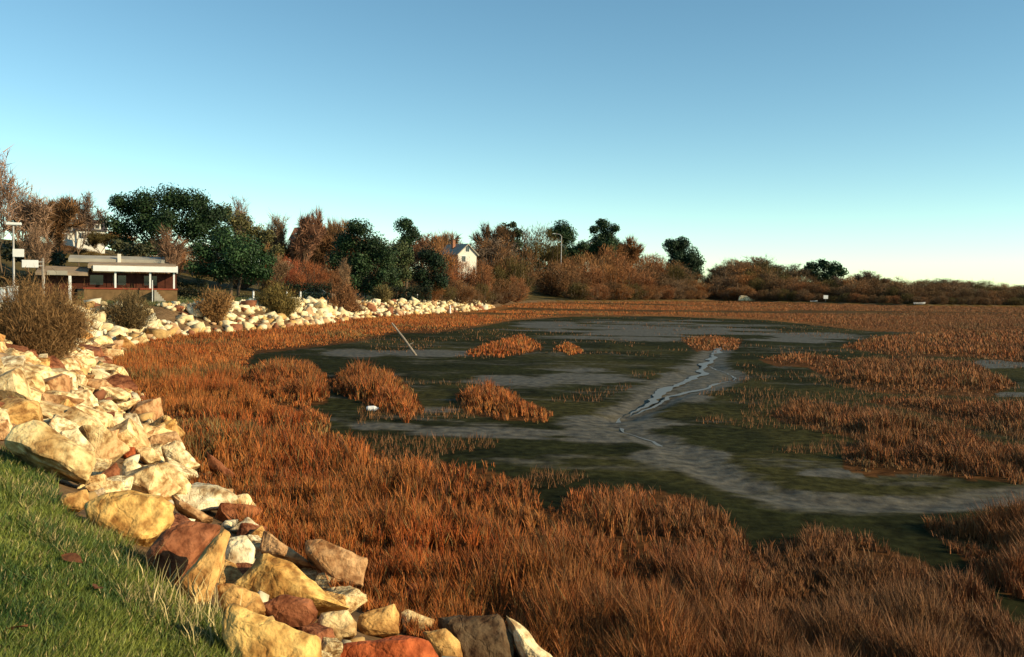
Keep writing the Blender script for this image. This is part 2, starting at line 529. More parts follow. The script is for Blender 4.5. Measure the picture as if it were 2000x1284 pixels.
def ribbon(name, path, wd, zoff, seed):
    pts = []
    for i in range(len(path) - 1):
        n = max(3, int(np.linalg.norm(path[i + 1] - path[i]) / 0.25))
        for t in np.linspace(0, 1, n, endpoint=False):
            pts.append(path[i] * (1 - t) + path[i + 1] * t)
    pts = np.array(pts)
    for _ in range(30):
        pts[1:-1] = (pts[:-2] + pts[2:] + 2 * pts[1:-1]) / 4
    pts[:, 0] += 0.7 * (fbm(pts[:, 0], pts[:, 1], 1.7, seed) - 0.5)
    tan = np.gradient(pts, axis=0); tan /= np.linalg.norm(tan, axis=1)[:, None]
    nor = np.stack([-tan[:, 1], tan[:, 0]], 1)
    uu = np.linspace(0, 1, len(pts)); endt = np.clip(np.minimum(uu, 1 - uu) * 7, 0.03, 1)
    wl = wd * np.maximum(.22, 3.6 * fbm(pts[:, 0], pts[:, 1], 1.7, seed + 5, 3) - 1.1) * endt; wr = wd * np.maximum(.22, 3.6 * fbm(pts[:, 0], pts[:, 1], 1.7, seed + 9, 3) - 1.1) * endt
    rows = [pts + nor * wl[:, None], pts + nor * wl[:, None] * 0.3, pts - nor * wr[:, None] * 0.3, pts - nor * wr[:, None]]
    zc = terrain(pts[:, 0], pts[:, 1])
    zc = np.minimum(zc, -0.0) * 0 - 0.055 + zoff
    v = np.concatenate([np.column_stack([r, zc * np.ones(len(pts))]) for r in rows])
    n = len(pts); f = []
    for k in range(3):
        i = np.arange(n - 1)
        f.append(np.stack([k * n + i, (k + 1) * n + i, (k + 1) * n + i + 1, k * n + i + 1], 1))
    me = np_mesh(name, v, np.concatenate(f), smooth=True)
    o = link(name, me, M_water)
    tag(o, kind='structure')


ribbon('creek', creek_a, 0.19, 0.006, 3)
ribbon('creek', creek_b, 0.09, 0.004, 7)
ribbon('creek', creek_c[:4], 0.07, 0.010, 13)

# ------------------------------------------------------------------ blades of grass and reed
def blades(P, h, w, col, lean=0.25, seed=0, segs=2, wind=(0.0, 0.0)):
    r = np.random.default_rng(seed); n = len(P)
    a = r.uniform(0, 2 * np.pi, n); side = np.stack([np.cos(a), np.sin(a), np.zeros(n)], 1)
    b2 = r.uniform(0, 2 * np.pi, n); ln = (lean * r.uniform(0.2, 1, n) * h)[:, None]
    ld = np.stack([np.cos(b2), np.sin(b2), np.zeros(n)], 1) * ln + np.array([wind[0], wind[1], 0]) * h[:, None]
    upv = np.array([0, 0, 1.0]); W = w[:, None] * side * 0.5; Hh = h[:, None] * upv
    if segs == 2:
        v = np.stack([P - W, P + W, P + Hh * 0.6 + ld * 0.4 - W * 0.85, P + Hh * 0.6 + ld * 0.4 + W * 0.85, P + Hh * 0.97 + ld], 1).reshape(-1, 3)
        base = (np.arange(n) * 5)[:, None]
        f = np.concatenate([base + np.array([[0, 1, 3]]), base + np.array([[0, 3, 2]]), base + np.array([[2, 3, 4]])])
        cc = np.repeat(col, 5, axis=0)
    else:
        v = np.stack([P - W, P + W, P + Hh + ld], 1).reshape(-1, 3)
        f = (np.arange(n) * 3)[:, None] + np.array([[0, 1, 2]])
        cc = np.repeat(col, 3, axis=0)
    return v, f, cc


def merge(parts):
    vs, fs, cs, o = [], [], [], 0
    for v, f, c_ in parts:
        vs.append(v); fs.append(f + o); cs.append(c_); o += len(v)
    return np.concatenate(vs), np.concatenate(fs), np.concatenate(cs)


def sample_ground(n, y0, y1, px0=-120, px1=2120, power=1.0):
    """points spread evenly per photo area in depth"""
    u = rng.random(n)
    y = (y0 ** (-power) + u * (y1 ** (-power) - y0 ** (-power))) ** (-1 / power)
    p = rng.uniform(px0, px1, n)
    return (p - 1000) / F * y, y


RUST = np.array([0.39, 0.078, 0.011]); TAN = np.array([0.47, 0.175, 0.038]); DBR = np.array([0.11, 0.045, 0.016]); OLV = np.array([0.20, 0.13, 0.04])


def reedcol(x, y, seed, dull=0.0):
    r = np.random.default_rng(seed); n = len(x)
    k = fbm(x, y, 1.6, 61); t = np.clip(k * 1.2 - 0.1 + r.normal(0, 0.28, n), 0, 1)[:, None]
    c_ = RUST * (1 - t) + TAN * t
    d = (r.random(n) < 0.16)[:, None]
    c_ = np.where(d, DBR, c_)
    g = ((r.random(n) < 0.10) | (fbm(x, y, 5, 67) > 0.66) & (r.random(n) < .5))[:, None]
    c_ = np.where(g, OLV, c_)
    c_ = c_ * (r.uniform(0.55, 1.25, n) * (.62 + .76 * vnoise(x, y, .28, 63)) * (.72 + .56 * fbm(x, y, 3.5, 65, 2)))[:, None]
    if np.ndim(dull) or dull:
        dull = np.broadcast_to(dull, (n,))[:, None]
        c_ = c_ * (1 - dull) + dull * np.array([0.17, 0.085, 0.035]) * r.uniform(0.5, 1.4, n)[:, None]
    return c_


def zone_keep(x, y, poly, hh, edge=6):
    P = np.stack([x, y, np.full(len(x), 0.0)], 1)
    ax, ay, _ = project(P + np.array([0, 0, 1.0]) * (hh * 0.8)[:, None])
    j = (fbm(x, y, 0.8, 71) - 0.5) * edge * 2
    inside = inpoly(ax + j, ay + j * 0.7, poly)
    best = np.full(len(x), 1e18)
    for i in range(len(poly)):
        a = np.array(poly[i], float); d = np.array(poly[(i + 1) % len(poly)], float) - a
        t = np.clip(((ax - a[0]) * d[0] + (ay - a[1]) * d[1]) / (d @ d + 1e-9), 0, 1)
        # measured on the ground: a pixel up the picture is a much longer way than a pixel across
        best = np.minimum(best, (ax - a[0] - t * d[0]) ** 2 + (2.5 * (ay - a[1] - t * d[1])) ** 2)
    return inside, np.sqrt(best) * y / F


def reed_height(x, y):
    return 0.14 + 0.32 * fbm(x, y, 2.2, 81, 3) + 0.20 * vnoise(x, y, 0.5, 83)


def make_reeds(poly, specs, seed, dull=0.0, hmul=1.0, edge=6, gaps=0.0):
    parts = []
    for k, (n, y0, y1, px0, px1, segs, wid) in enumerate(specs):
        x, y = sample_ground(n, y0, y1, px0, px1)
        # gather the stems into tussocks
        cell = 0.20 if y0 < 20 else 0.26
        ci, cj = np.floor(x / cell), np.floor(y / cell)
        hi, hj = _hash(ci.astype(int) + 900, cj.astype(int) + 900, 3), _hash(ci.astype(int) + 900, cj.astype(int) + 900, 8)
        ccx, ccy = (ci + .2 + .6 * hi) * cell, (cj + .2 + .6 * hj) * cell
        pull = rng.uniform(.25, .75, n)
        offx, offy = (x - ccx), (y - ccy)
        x, y = x - offx * pull, y - offy * pull
        hh = reed_height(x, y) * hmul
        keep, ed = zone_keep(x, y, poly, hh, edge)
        taper = 0.35 + 0.65 * sm((ed + 0.5 * (vnoise(x, y, .5, 97) - .4)) / 0.9)
        keep &= rng.random(len(x)) < taper * 1.15
        hh = hh * taper
        hh = hh * np.where(y < 45, .52 + .98 * vnoise(x, y, 1.0, 87), 1)
        x, y, hh = x[keep], y[keep], hh[keep]
        s, hb = shore(x, y)
        ok = s < 0.45
        tus = vnoise(x, y, 0.30, 91) * 0.62 + vnoise(x, y, 0.9, 93) * 0.38
        ok &= (tus > 0.36 + gaps + .22 * (vnoise(x, y, 1.4, 95) - .35) * (y < 40)) | (rng.random(len(x)) < 0.12) | (y > 70)
        if poly is FARBELT:                        # bare runnels in the far marsh
            ok &= (fbm(x / 5, y, 14, 131, 3) < .60) | (y < 100)
        x, y, hh, s, tus = x[ok], y[ok], hh[ok], s[ok], tus[ok]
        if not len(x):
            continue
        hh = hh * (0.30 + 1.15 * np.clip(tus, 0.2, 0.85)) * rng.uniform(0.55, 1.2, len(x)) * np.clip(0.55 + (-s) * 0.35, 0.55, 1)
        z = terrain(x, y) - 0.02
        wd = wid * np.clip(y / 12, 0.8, 100) * rng.uniform(0.6, 1.3, len(x))
        dl = dull
        if poly is FARBELT:
            dl = np.clip((azpx(x, y) - 1000) / 1200, 0, .6)
        if dull is None:
            p = azpx(x, y); dl = np.clip((p - 900) / 900, 0, 0.75) * np.clip((160 - y) / 60, 0, 1)
        parts.append(blades(np.stack([x, y, z], 1), hh, wd, reedcol(x, y, seed + k, dl), 0.50, seed + k, segs, (-0.06, 0.05)))
    return merge(parts)


v, f, c = make_reeds(BELT, [(430000, 6.5, 26, -120, 2150, 2, 0.0105), (300000, 24, 62, -100, 1100, 1, 0.010)], 100, None)
tag(link('cordgrass', np_mesh('cordgrass', v, f, c), M_reed), 'dense rust brown cordgrass filling the marsh edge beside the near rocks', 'grass', kind='stuff')
v, f, c = make_reeds(FARBELT, [(190000, 40, 90, 100, 1200, 1, 0.012), (420000, 85, 330, 500, 2150, 1, 0.008)], 200, 0.0, .72, 4)
tag(link('cordgrass', np_mesh('cordgrass', v, f, c), M_reed), 'thin band of orange cordgrass along the far shore of the bay', 'grass', kind='stuff')
isle_spec = {
    'a': ('broad orange cordgrass tussock joined to the near reed belt', 45000, 20, 50, .15, 1.2),
    'b': ('shaggy tan cordgrass tussock drooping over black mud near the leaning stake', 60000, 20, 50, .2, 1.25),
    'c': ('lone oval tussock of tan cordgrass on mud beside the wet grey flats', 45000, 20, 40, .15, 1.2),
    'd': ('low orange cordgrass patch on the open flats beyond the leaning stake', 25000, 40, 90, 0, 1.0),
    'e': ('smallest orange cordgrass tuft standing alone on the far flats', 26000, 40, 80, 0, 1.0),
    'f': ('small tan cordgrass tuft at the rim of the near reed belt', 36000, 18, 36, .2, 1.0),
    'g': ('large dull brown cordgrass island reaching towards the creek', 130000, 14, 40, .55, 1.1),
    'h': ('long flat brown cordgrass island behind the largest island', 60000, 24, 60, .55, 1.0),
    'i': ('far brown cordgrass island spreading below the low wood', 60000, 36, 100, .45, 1.0),
    'm': ('ragged brown cordgrass strip joining the long island to the largest one', 60000, 18, 50, .5, 1.0),
    'j': ('dark brown cordgrass island across the black channel from the near belt', 110000, 8, 22, .5, 1.1),
    'k': ('brown cordgrass patch at the head of the bright creek', 18000, 40, 80, .5, .9),
    'l': ('thin brown cordgrass strip between the creek and the brown islands', 22000, 30, 70, .5, .8),
}
for k, (lab, n, y0, y1, dull, hm) in isle_spec.items():
    poly = ISLES[k]; xs = [p[0] for p in poly]
    v, f, c = make_reeds(poly, [(int(n * 1.15), y0, y1, min(xs) - 30, min(2150, max(xs) + 30), 2, 0.010)], 300 + ord(k), dull, hm, 4 if k in 'def' else 7, -.3 if k in 'def' else 0)
    x0, y0_ = v[:, 0].mean(), v[:, 1].mean(); org = np.array([x0, y0_, H1(x0, y0_)])
    o = link('cordgrass_clump', np_mesh('cordgrass_clump', v - org, f, c), M_reed)
    o.location = org
    tag(o, lab, 'grass clump', 'cordgrass clumps on the mudflat')

# stray stems scattered over the flats
x, y = sample_ground(70000, 12, 120, 700, 2120)
qx2, qy2, _ = project(np.stack([x, y, np.zeros(len(x))], 1))
keep = (fbm(x, y, 4, 101) + 0.10 * (qx2 > 1450) + 0.04 * (y > 50) > 0.60) & (shore(x, y)[0] < -3) & (pathdist(x, y, creek_c) > 1.6) & (pathdist(x, y, creek_a) > 1.3)
x, y = x[keep], y[keep]
v, f, c = blades(np.stack([x, y, terrain(x, y)], 1), rng.uniform(0.05, 0.22, len(x)), 0.009 * np.clip(y / 14, 1, 9), reedcol(x, y, 7, 0.8), 0.5, 8, 1)
tag(link('sparse_cordgrass', np_mesh('sparse_cordgrass', v, f, c), M_reed), 'sparse short brown stems dotted over the open mud', 'grass', kind='stuff')

# lawn grass at the photographer's feet
n = 330000
x, y = sample_ground(n, 2.4, 14, -250, 700)
s, hb = shore(x, y)
zz = terrain(x, y)
lx, ly, _ = project(np.stack([x, y, zz], 1))
j = 60 * (fbm(x, y, 0.5, 111) - 0.5)
ok = inpoly(lx + j, ly + j, LAWN) & (s > .5)
lawn_edge = (~inpoly(lx + 70, ly - 45, LAWN))[ok]
x, y, s = x[ok], y[ok], s[ok]
t = np.clip(fbm(x, y, 0.45, 115) * 1.6 - 0.35 + rng.normal(0, 0.2, len(x)), 0, 1)[:, None]
gc = np.array([0.026, 0.066, 0.010]) * (1 - t) + np.array([0.22, 0.235, 0.035]) * t
edge = lawn_edge * 1.0
st = (rng.random(len(x)) < 0.06 + 0.20 * edge * (fbm(x, y, 0.6, 119) > 0.5))[:, None]
gc = np.where(st, np.array([0.40, 0.30, 0.12]), gc) * rng.uniform(0.6, 1.3, len(x))[:, None]
hh = (0.035 + 0.07 * fbm(x, y, 0.35, 117)) * rng.uniform(0.6, 1.4, len(x)) + 0.06 * edge * rng.random(len(x))
v, f, c = blades(np.stack([x, y, terrain(x, y) - 0.01], 1), hh, rng.uniform(0.004, 0.009, len(x)), gc, 0.8, 15, 2)
tag(link('lawn_grass', np_mesh('lawn_grass', v, f, c), M_grass), 'rough green lawn grass on top of the near bank', 'grass', kind='stuff')
# dry straw stalks at the lawn's edge
sx, sy = [], []
for _ in range(420):
    a_, b2 = rng.uniform(215, 470), rng.uniform(1120, 1300)
    if abs(a_ - (300 + (b2 - 1120) * .85)) > 75:
        continue
    q = hit(a_, b2); sx.append(q[0]); sy.append(q[1])
sx, sy = np.array(sx), np.array(sy)
v, f, c = blades(np.stack([sx, sy, terrain(sx, sy) - .01], 1), rng.uniform(.12, .32, len(sx)), rng.uniform(.005, .010, len(sx)), np.array([.55, .42, .18]) * rng.uniform(.5, 1.2, len(sx))[:, None], .75, 21, 2)
tag(link('straw', np_mesh('straw', v, f, c), M_grass), 'dry pale straw stalks where the lawn meets the golden boulder', 'grass', kind='stuff')
# far lawn tufts
x, y = sample_ground(60000, 36, 150, 150, 1000)
s, hb = shore(x, y)
ok = (s > 4.0 * hb / 1.9) & (s < 40)
x, y = x[ok], y[ok]
t = rng.random(len(x))[:, None]
gc = np.array([0.035, 0.065, 0.013]) * (1 - t) + np.array([0.16, 0.14, 0.045]) * t
v, f, c = blades(np.stack([x, y, terrain(x, y)], 1), rng.uniform(0.05, 0.22, len(x)), 0.02 * y / 20, gc, 0.5, 16, 1)
tag(link('lawn_grass', np_mesh('lawn_grass', v, f, c), M_grass), 'mown green lawn grass behind the far rock bank', 'grass', kind='stuff')

# ------------------------------------------------------------------ rocks
def hull_rock(points, name, rough=0.02, cuts=2, bev=0.05, seed=0):
    pts = np.asarray(points, float)
    bm = bmesh.new()
    for p in pts:
        bm.verts.new(p)
    r = bmesh.ops.convex_hull(bm, input=bm.verts)
    bmesh.ops.delete(bm, geom=list({g for g in r['geom_unused'] + r['geom_interior'] if isinstance(g, bmesh.types.BMVert)}), context='VERTS')
    bmesh.ops.dissolve_limit(bm, angle_limit=0.22, verts=bm.verts, edges=bm.edges)
    size = float(np.linalg.norm(pts.max(0) - pts.min(0)))
    if bev:
        bmesh.ops.bevel(bm, geom=list(bm.edges), offset=bev * size, segments=1, affect='EDGES', profile=0.6, clamp_overlap=True)
    bmesh.ops.triangulate(bm, faces=bm.faces)
    for _ in range(cuts):
        bmesh.ops.subdivide_edges(bm, edges=[e for e in bm.edges if e.calc_length() > size * 0.05], cuts=1)
        bmesh.ops.triangulate(bm, faces=bm.faces)
    if rough:
        from mathutils import noise as mn
        bm.normal_update()
        off = Vector((seed * 3.1, seed * 1.7, 0))
        moves = []
        for v_ in bm.verts:
            q = v_.co / size
            d = (mn.noise(q * 5 + off) * 0.6 + mn.noise(q * 13 + off) * 0.35 + mn.noise(q * 29 + off) * 0.2) * rough * size
            d -= max(0, mn.noise(q * 3.2 + off * 2) - 0.25) * rough * size * 2.0
            moves.append(v_.normal * d)
        for v_, d in zip(bm.verts, moves):
            v_.co += d
    me = bpy.data.meshes.new(name)
    bm.to_mesh(me); bm.free()
    return me


CREAM = (0.76, 0.58, 0.31); GOLD = (0.66, 0.42, 0.14); OCH = (0.60, 0.36, 0.13); RUSTR = (0.27, 0.10, 0.045); PALE = (0.68, 0.60, 0.42); WHITE_R = (0.82, 0.69, 0.43)
DARKR = (0.12, 0.08, 0.045); RED = (0.42, 0.10, 0.03); TANR = (0.50, 0.30, 0.15)
traced = [
    ([(596, 1056), (624, 1051), (718, 1091), (710, 1147), (652, 1136), (624, 1108), (596, 1077)], TANR, 'flat-topped tan slab jutting towards the reeds over a black hollow'),
    ([(445, 1145), (505, 1087), (520, 1082), (575, 1100), (617, 1126), (687, 1187), (624, 1170), (560, 1160), (490, 1182)], GOLD, 'long golden wedge-shaped boulder pointing down at the reeds'),
    ([(515, 1035), (540, 1049), (589, 1084), (624, 1112), (582, 1105), (540, 1084), (508, 1077)], TANR, 'thin brown slab leaning between the pale grey rock and tan slab'),
    ([(442, 1049), (480, 1045), (500, 1070), (494, 1105), (470, 1124), (425, 1137), (438, 1105)], PALE, 'smooth pale grey boulder wedged behind the upright ochre slab'),
    ([(449, 1035), (484, 1009), (517, 1035), (505, 1042), (480, 1046)], PALE, 'small pointed pale grey rock above the smooth grey boulder'),
    ([(438, 982), (459, 968), (484, 963), (510, 1000), (484, 1007), (456, 998)], CREAM, 'small cream rock perched at the edge of the reeds'),
    ([(501, 1182), (554, 1161), (610, 1171), (624, 1196), (596, 1224), (550, 1224)], RUSTR, 'dark rust red boulder under the golden wedge'),
    ([(438, 1182), (456, 1175), (540, 1220), (596, 1231), (627, 1245), (628, 1300), (560, 1330), (455, 1310), (432, 1220)], GOLD, 'largest rough golden boulder at the edge of the lawn'),
    ([(610, 1228), (627, 1196), (680, 1192), (697, 1217), (696, 1241), (645, 1250), (624, 1240)], CREAM, 'yellow cream rock touching the dark rust red boulder'),
    ([(701, 1199), (771, 1178), (781, 1199), (781, 1238), (708, 1241), (697, 1220)], OCH, 'ochre block between two cream rocks above the bright red rock'),
    ([(781, 1196), (795, 1189), (848, 1210), (844, 1224), (788, 1236)], CREAM, 'narrow cream rock lying right of the ochre block by the reeds'),
    ([(641, 1259), (715, 1248), (785, 1241), (837, 1245), (862, 1284), (850, 1320), (650, 1315)], RED, 'bright orange red boulder with a flat top'),
    ([(827, 1234), (872, 1226), (900, 1252), (905, 1290), (860, 1300), (845, 1252)], OCH, 'rounded tan rock beside the bright red boulder'),
    ([(986, 1198), (1012, 1213), (1085, 1290), (1100, 1330), (1030, 1320), (1010, 1250)], WHITE_R, 'sharp whitish slab standing on edge among the reeds'),
    ([(851, 1203), (975, 1198), (1003, 1245), (1005, 1310), (905, 1310)], DARKR, 'dark mossy brown boulder beside the whitish upright slab'),
    ([(788, 1157), (810, 1136), (830, 1154), (820, 1182), (778, 1180)], RUSTR, 'small rust brown stone in the reeds past the black hollow'),
    ([(164, 984), (195, 965), (252, 952), (315, 965), (343, 984), (340, 1015), (315, 1047), (283, 1059), (226, 1059), (179, 1028)], GOLD, 'big rounded golden boulder bulging onto the lawn'),
    ([(112, 981), (126, 965), (170, 955), (176, 981), (157, 996), (123, 996)], OCH, 'small yellow stone in the grass beside the big golden boulder'),
    ([(283, 1081), (302, 1066), (318, 1037), (362, 1018), (434, 1025), (403, 1069), (352, 1132), (315, 1135), (293, 1119)], RUSTR, 'large dark red brown boulder between golden boulder and upright slab'),
    ([(346, 1138), (393, 1085), (437, 1028), (450, 1040), (440, 1075), (418, 1132), (412, 1169), (374, 1182), (352, 1163)], OCH, 'tall ochre slab standing upright at the lawn edge'),
    ([(334, 965), (378, 984), (418, 1012), (393, 1020), (346, 990)], TANR, 'narrow tan slab lying behind the big golden boulder'),
    ([(239, 905), (261, 896), (277, 911), (271, 943), (239, 946)], WHITE_R, 'squarish whitish block above the big golden boulder'),
    ([(186, 933), (227, 902), (236, 915), (227, 949), (195, 949)], RUSTR, 'brown rounded stone left of the squarish whitish block'),
    ([(277, 911), (327, 902), (362, 927), (374, 946), (371, 974), (340, 965), (299, 952)], CREAM, 'cream speckled boulder right of the squarish whitish block'),
    ([(387, 971), (422, 955), (456, 955), (453, 978), (434, 987), (409, 987)], TANR, 'small tan rock tucked beside the perched cream rock'),
    ([(5, 862), (27, 832), (68, 818), (115, 840), (142, 862), (185, 878), (191, 903), (174, 941), (153, 927), (109, 905), (55, 894)], (0.66, 0.50, 0.25), 'long cream slab rising out of the lawn edge with worn top'),
    ([(117, 843), (153, 834), (169, 862), (185, 881), (142, 889), (131, 867)], WHITE_R, 'whitish slab lying on the long cream slab'),
    ([(76, 818), (117, 817), (119, 834), (90, 834)], WHITE_R, 'small whitish block behind the long cream slab'),
    ([(25, 758), (55, 761), (94, 777), (93, 788), (55, 785), (27, 776)], WHITE_R, 'long thin whitish slab high on the bank above an ochre stone'),
    ([(22, 812), (33, 795), (60, 797), (63, 818), (35, 829)], OCH, 'ochre stone between the thin whitish slab and long cream slab'),
    ([(136, 761), (174, 761), (191, 780), (196, 804), (153, 813), (142, 790)], WHITE_R, 'pale squarish boulder halfway down the near bank'),
    ([(185, 807), (245, 804), (240, 828), (191, 830)], CREAM, 'flat cream slab below the pale squarish boulder'),
    ([(240, 807), (267, 807), (281, 837), (273, 864), (245, 862)], PALE, 'greyish cream boulder between the flat cream slab and reeds'),
    ([(264, 873), (297, 873), (316, 897), (289, 907), (270, 891)], CREAM, 'rounded cream stone above the cream speckled boulder'),
    ([(313, 873), (343, 859), (365, 881), (392, 908), (365, 921), (343, 910), (322, 891)], WHITE_R, 'whitish pointed boulder at the reed edge over a dark hollow'),
    ([(153, 736), (207, 742), (232, 764), (191, 771), (169, 760)], TANR, 'long rust streaked slab sloping into the reeds above squarish boulder'),
    ([(173, 834), (190, 832), (197, 850), (185, 862), (174, 858)], WHITE_R, 'small white rounded stone under the flat cream slab'),
    ([(229, 875), (264, 873), (266, 889), (245, 896)], RED, 'small red stone left of the rounded cream stone'),
    ([(-10, 790), (16, 807), (25, 832), (16, 847), (-10, 830)], WHITE_R, 'whitish stone beside the ochre stone at the lawn edge'),
    ([(251, 774), (284, 788), (308, 807), (273, 806), (245, 790)], TANR, 'flat rust tan slab half hidden in the reed fringe'),
    ([(424, 1142), (455, 1138), (505, 1160), (520, 1192), (478, 1206), (432, 1190)], OCH, 'ochre boulder wedged between upright slab and largest golden boulder'),
    ([(403, 881), (425, 897), (463, 930), (447, 940), (409, 910)], RUSTR, 'thin rust slab lying out among the reeds'),
]
TRG = 'riprap boulders of the near bank'
placed = []
for k, (poly, col, lab) in enumerate(traced):
    r = np.random.default_rng(900 + k)
    pl = np.array(poly, float)
    lowest = pl[np.argmax(pl[:, 1])]
    cx = pl[:, 0].mean()
    base = hit(cx, lowest[1], 0.04)
    view = base - CAM; view[2] = 0; view /= np.linalg.norm(view)
    tilt = math.radians(58)
    nrm = -view * math.sin(tilt) + np.array([0, 0, 1]) * math.cos(tilt)
    P = []
    for a, b_ in pl:
        d = ray(a, b_)
        P.append(CAM + d * (((base - CAM) @ nrm) / (d @ nrm)))
    P = np.array(P)
    cen = P.mean(0); size = np.linalg.norm(P.max(0) - P.min(0))
    thick = 0.55 * size
    toc = (CAM - cen); toc /= np.linalg.norm(toc)
    front = cen + (P - cen) * r.uniform(0.45, 0.82, (len(P), 1)) + toc * thick * r.uniform(0.10, 0.26, (len(P), 1))
    back = cen + (P - cen) * r.uniform(0.80, 0.98, (len(P), 1)) - toc * thick * r.uniform(0.45, 0.75, (len(P), 1)) + np.array([0, 0, -0.12 * size])
    allp = np.concatenate([P, front, back])
    zmin = allp[:, 2].min()
    org = np.array([cen[0], cen[1], zmin])
    me = hull_rock(allp - org, 'boulder', 0.028, 3, 0.014, k)
    o = link('boulder', me, M_rock)
    o.location = org
    o.color = (*col, 1)
    tag(o, lab, 'boulder', TRG)
    placed.append((org[0], org[1], size))

# variants for the rest of the bank
variants = []
for k in range(14):
    r = np.random.default_rng(500 + k)
    p = r.uniform(-1, 1, (15, 3)); p /= np.abs(p).max(1)[:, None] ** 0.85
    p *= np.array([r.uniform(.8, 1.15), r.uniform(.6, .95), r.uniform(.4, .72)])
    me = hull_rock(p * 0.5, 'boulder_variant', 0.028, 2, 0.014, k + 60)
    me.materials.append(M_rock)
    variants.append(me)
lowvar = []
for k in range(10):
    r = np.random.default_rng(700 + k)
    p = r.uniform(-1, 1, (14, 3)); p /= np.abs(p).max(1)[:, None] ** 0.8
    p *= np.array([r.uniform(.8, 1.15), r.uniform(.6, .95), r.uniform(.45, .8)]) * 0.5
    me = hull_rock(p, 'stone_variant', 0, 0, 0, k)
    vv = np.zeros(len(me.vertices) * 3, np.float32); me.vertices.foreach_get('co', vv)
    ff = np.zeros(len(me.loops), np.int32); me.loops.foreach_get('vertex_index', ff)
    lowvar.append((vv.reshape(-1, 3), ff.reshape(-1, 3)))

traced_big = []
for poly, col, lab in traced:                     # keep loose stones from burying the boulders set by hand
    q = np.array(poly, float); cq = q.mean(0)
    traced_big.append([tuple(t_) for t_ in cq + (q - cq) * 0.95])
cand = []
placed_np = np.array(placed)
seglen = np.linalg.norm(np.diff(toe, axis=0), axis=1)
for i in range(2, 22):
    hb = (hbank[i] + hbank[i + 1]) / 2; w = 4.2 * hb / 1.9
    mid = (toe[i] + toe[i + 1]) / 2
    dist = np.linalg.norm(mid)
    dens = 4.2 if dist < 45 else (3.4 if i < 22 else 0.6)
    n = int(seglen[i] * (w + 0.9) * dens)
    dx, dy = (toe[i + 1] - toe[i]) / seglen[i]
    nl = np.array([-dy, dx])
    tp = mid + nl * 0.5
    if shore(np.array([tp[0]]), np.array([tp[1]]))[0][0] < 0:
        nl = -nl
    for _ in range(n):
        p = toe[i] + (toe[i + 1] - toe[i]) * rng.random() + nl * (rng.uniform(0.35 if dist < 45 else -.3, w + 0.35))
        dist = math.hypot(*p)
        if dist < 3.0:
            continue
        size = float(np.clip(rng.lognormal(-0.45, 0.42), 0.25, 1.5))
        if dist < 13:
            size = float(np.clip(size * 0.55, 0.18, 0.46))
        elif dist < 40:
            size = float(np.clip(size * 0.9, 0.3, 1.0))
        if dist > 50:
            size *= 0.9
        if p[1] > 0:
            lq = project(np.array([[p[0], p[1], H1(p[0], p[1]) + .05]]))
            if p[1] < 20 and inpoly(lq[0] - 25, lq[1] + 22, LAWN)[0]:
                continue
            if p[1] < 26 and any(inpoly(lq[0], lq[1] - 6, q)[0] for q in traced_big):
                continue
        cand.append((p[0], p[1], size))
cand = np.array(cand)
near = cand[np.hypot(cand[:, 0], cand[:, 1]) < 20]
# bushes grow where few stones show
S, HB = shore(cand[:, 0], cand[:, 1])
Z = terrain(cand[:, 0], cand[:, 1])
qx3, qy3, qz3 = project(np.column_stack([cand[:, :2], Z]))
score = cand[:, 2] / np.maximum(qz3, 1)
inframe = (qx3 > -40) & (qx3 < 2040) & (qy3 < 1320) & (cand[:, 1] > 0)
score = np.where(inframe, score, 0)
order = np.argsort(-score)
colchoice = [CREAM, WHITE_R, OCH, TANR, RUSTR, PALE, GOLD]
colname = ['cream', 'whitish', 'ochre', 'tan', 'rust brown', 'pale grey', 'golden']
NIND = 235
rub = []
for rank, i in enumerate(order):
    x, y, size = cand[i]
    u = S[i] / (4.2 * HB[i] / 1.9)
    far_ = y > 38
    pr = [.32, .24, .14, .12, .09, .05, .04] if not far_ else [.42, .34, .08, .08, .05, .02, .01]
    if u < 0.15:
        pr = [.28, .16, .14, .26, .12, .02, .02]
    ci = rng.choice(7, p=np.array(pr) / sum(pr))
    col = np.array(colchoice[ci]) * rng.uniform(0.85, 1.1)
    rz = rng.uniform(0, 6.28); tl = rng.normal(0, 0.3, 2)
    if rank < NIND:
        o = link('boulder', variants[rng.integers(14)], None)
        o.location = (x, y, Z[i] + size * 0.13)
        o.rotation_euler = (tl[0], tl[1], rz)
        o.scale = (size, size, size * rng.uniform(0.8, 1.2))
        o.color = (*col, 1)
        zone = 'far bank across the bay' if far_ else ('lower near bank by the reeds' if u < 0.35 else ('middle of the near bank' if u < 0.75 else 'top of the near bank by the lawn'))
        tag(o, ('large ' if size > 0.7 else 'small ') + colname[ci] + ' riprap boulder on the ' + zone, 'boulder',
            'riprap boulders of the ' + ('far' if far_ else 'near') + ' bank')
    else:
        vv, ff = lowvar[rng.integers(10)]
        R = np.array(Matrix.Rotation(rz, 3, 'Z') @ Matrix.Rotation(tl[0], 3, 'X') @ Matrix.Rotation(tl[1], 3, 'Y'))
        v = (vv * size) @ R.T + np.array([x, y, Z[i] + size * 0.13])
        rub.append((v, ff, np.repeat(col[None], len(v), 0)))
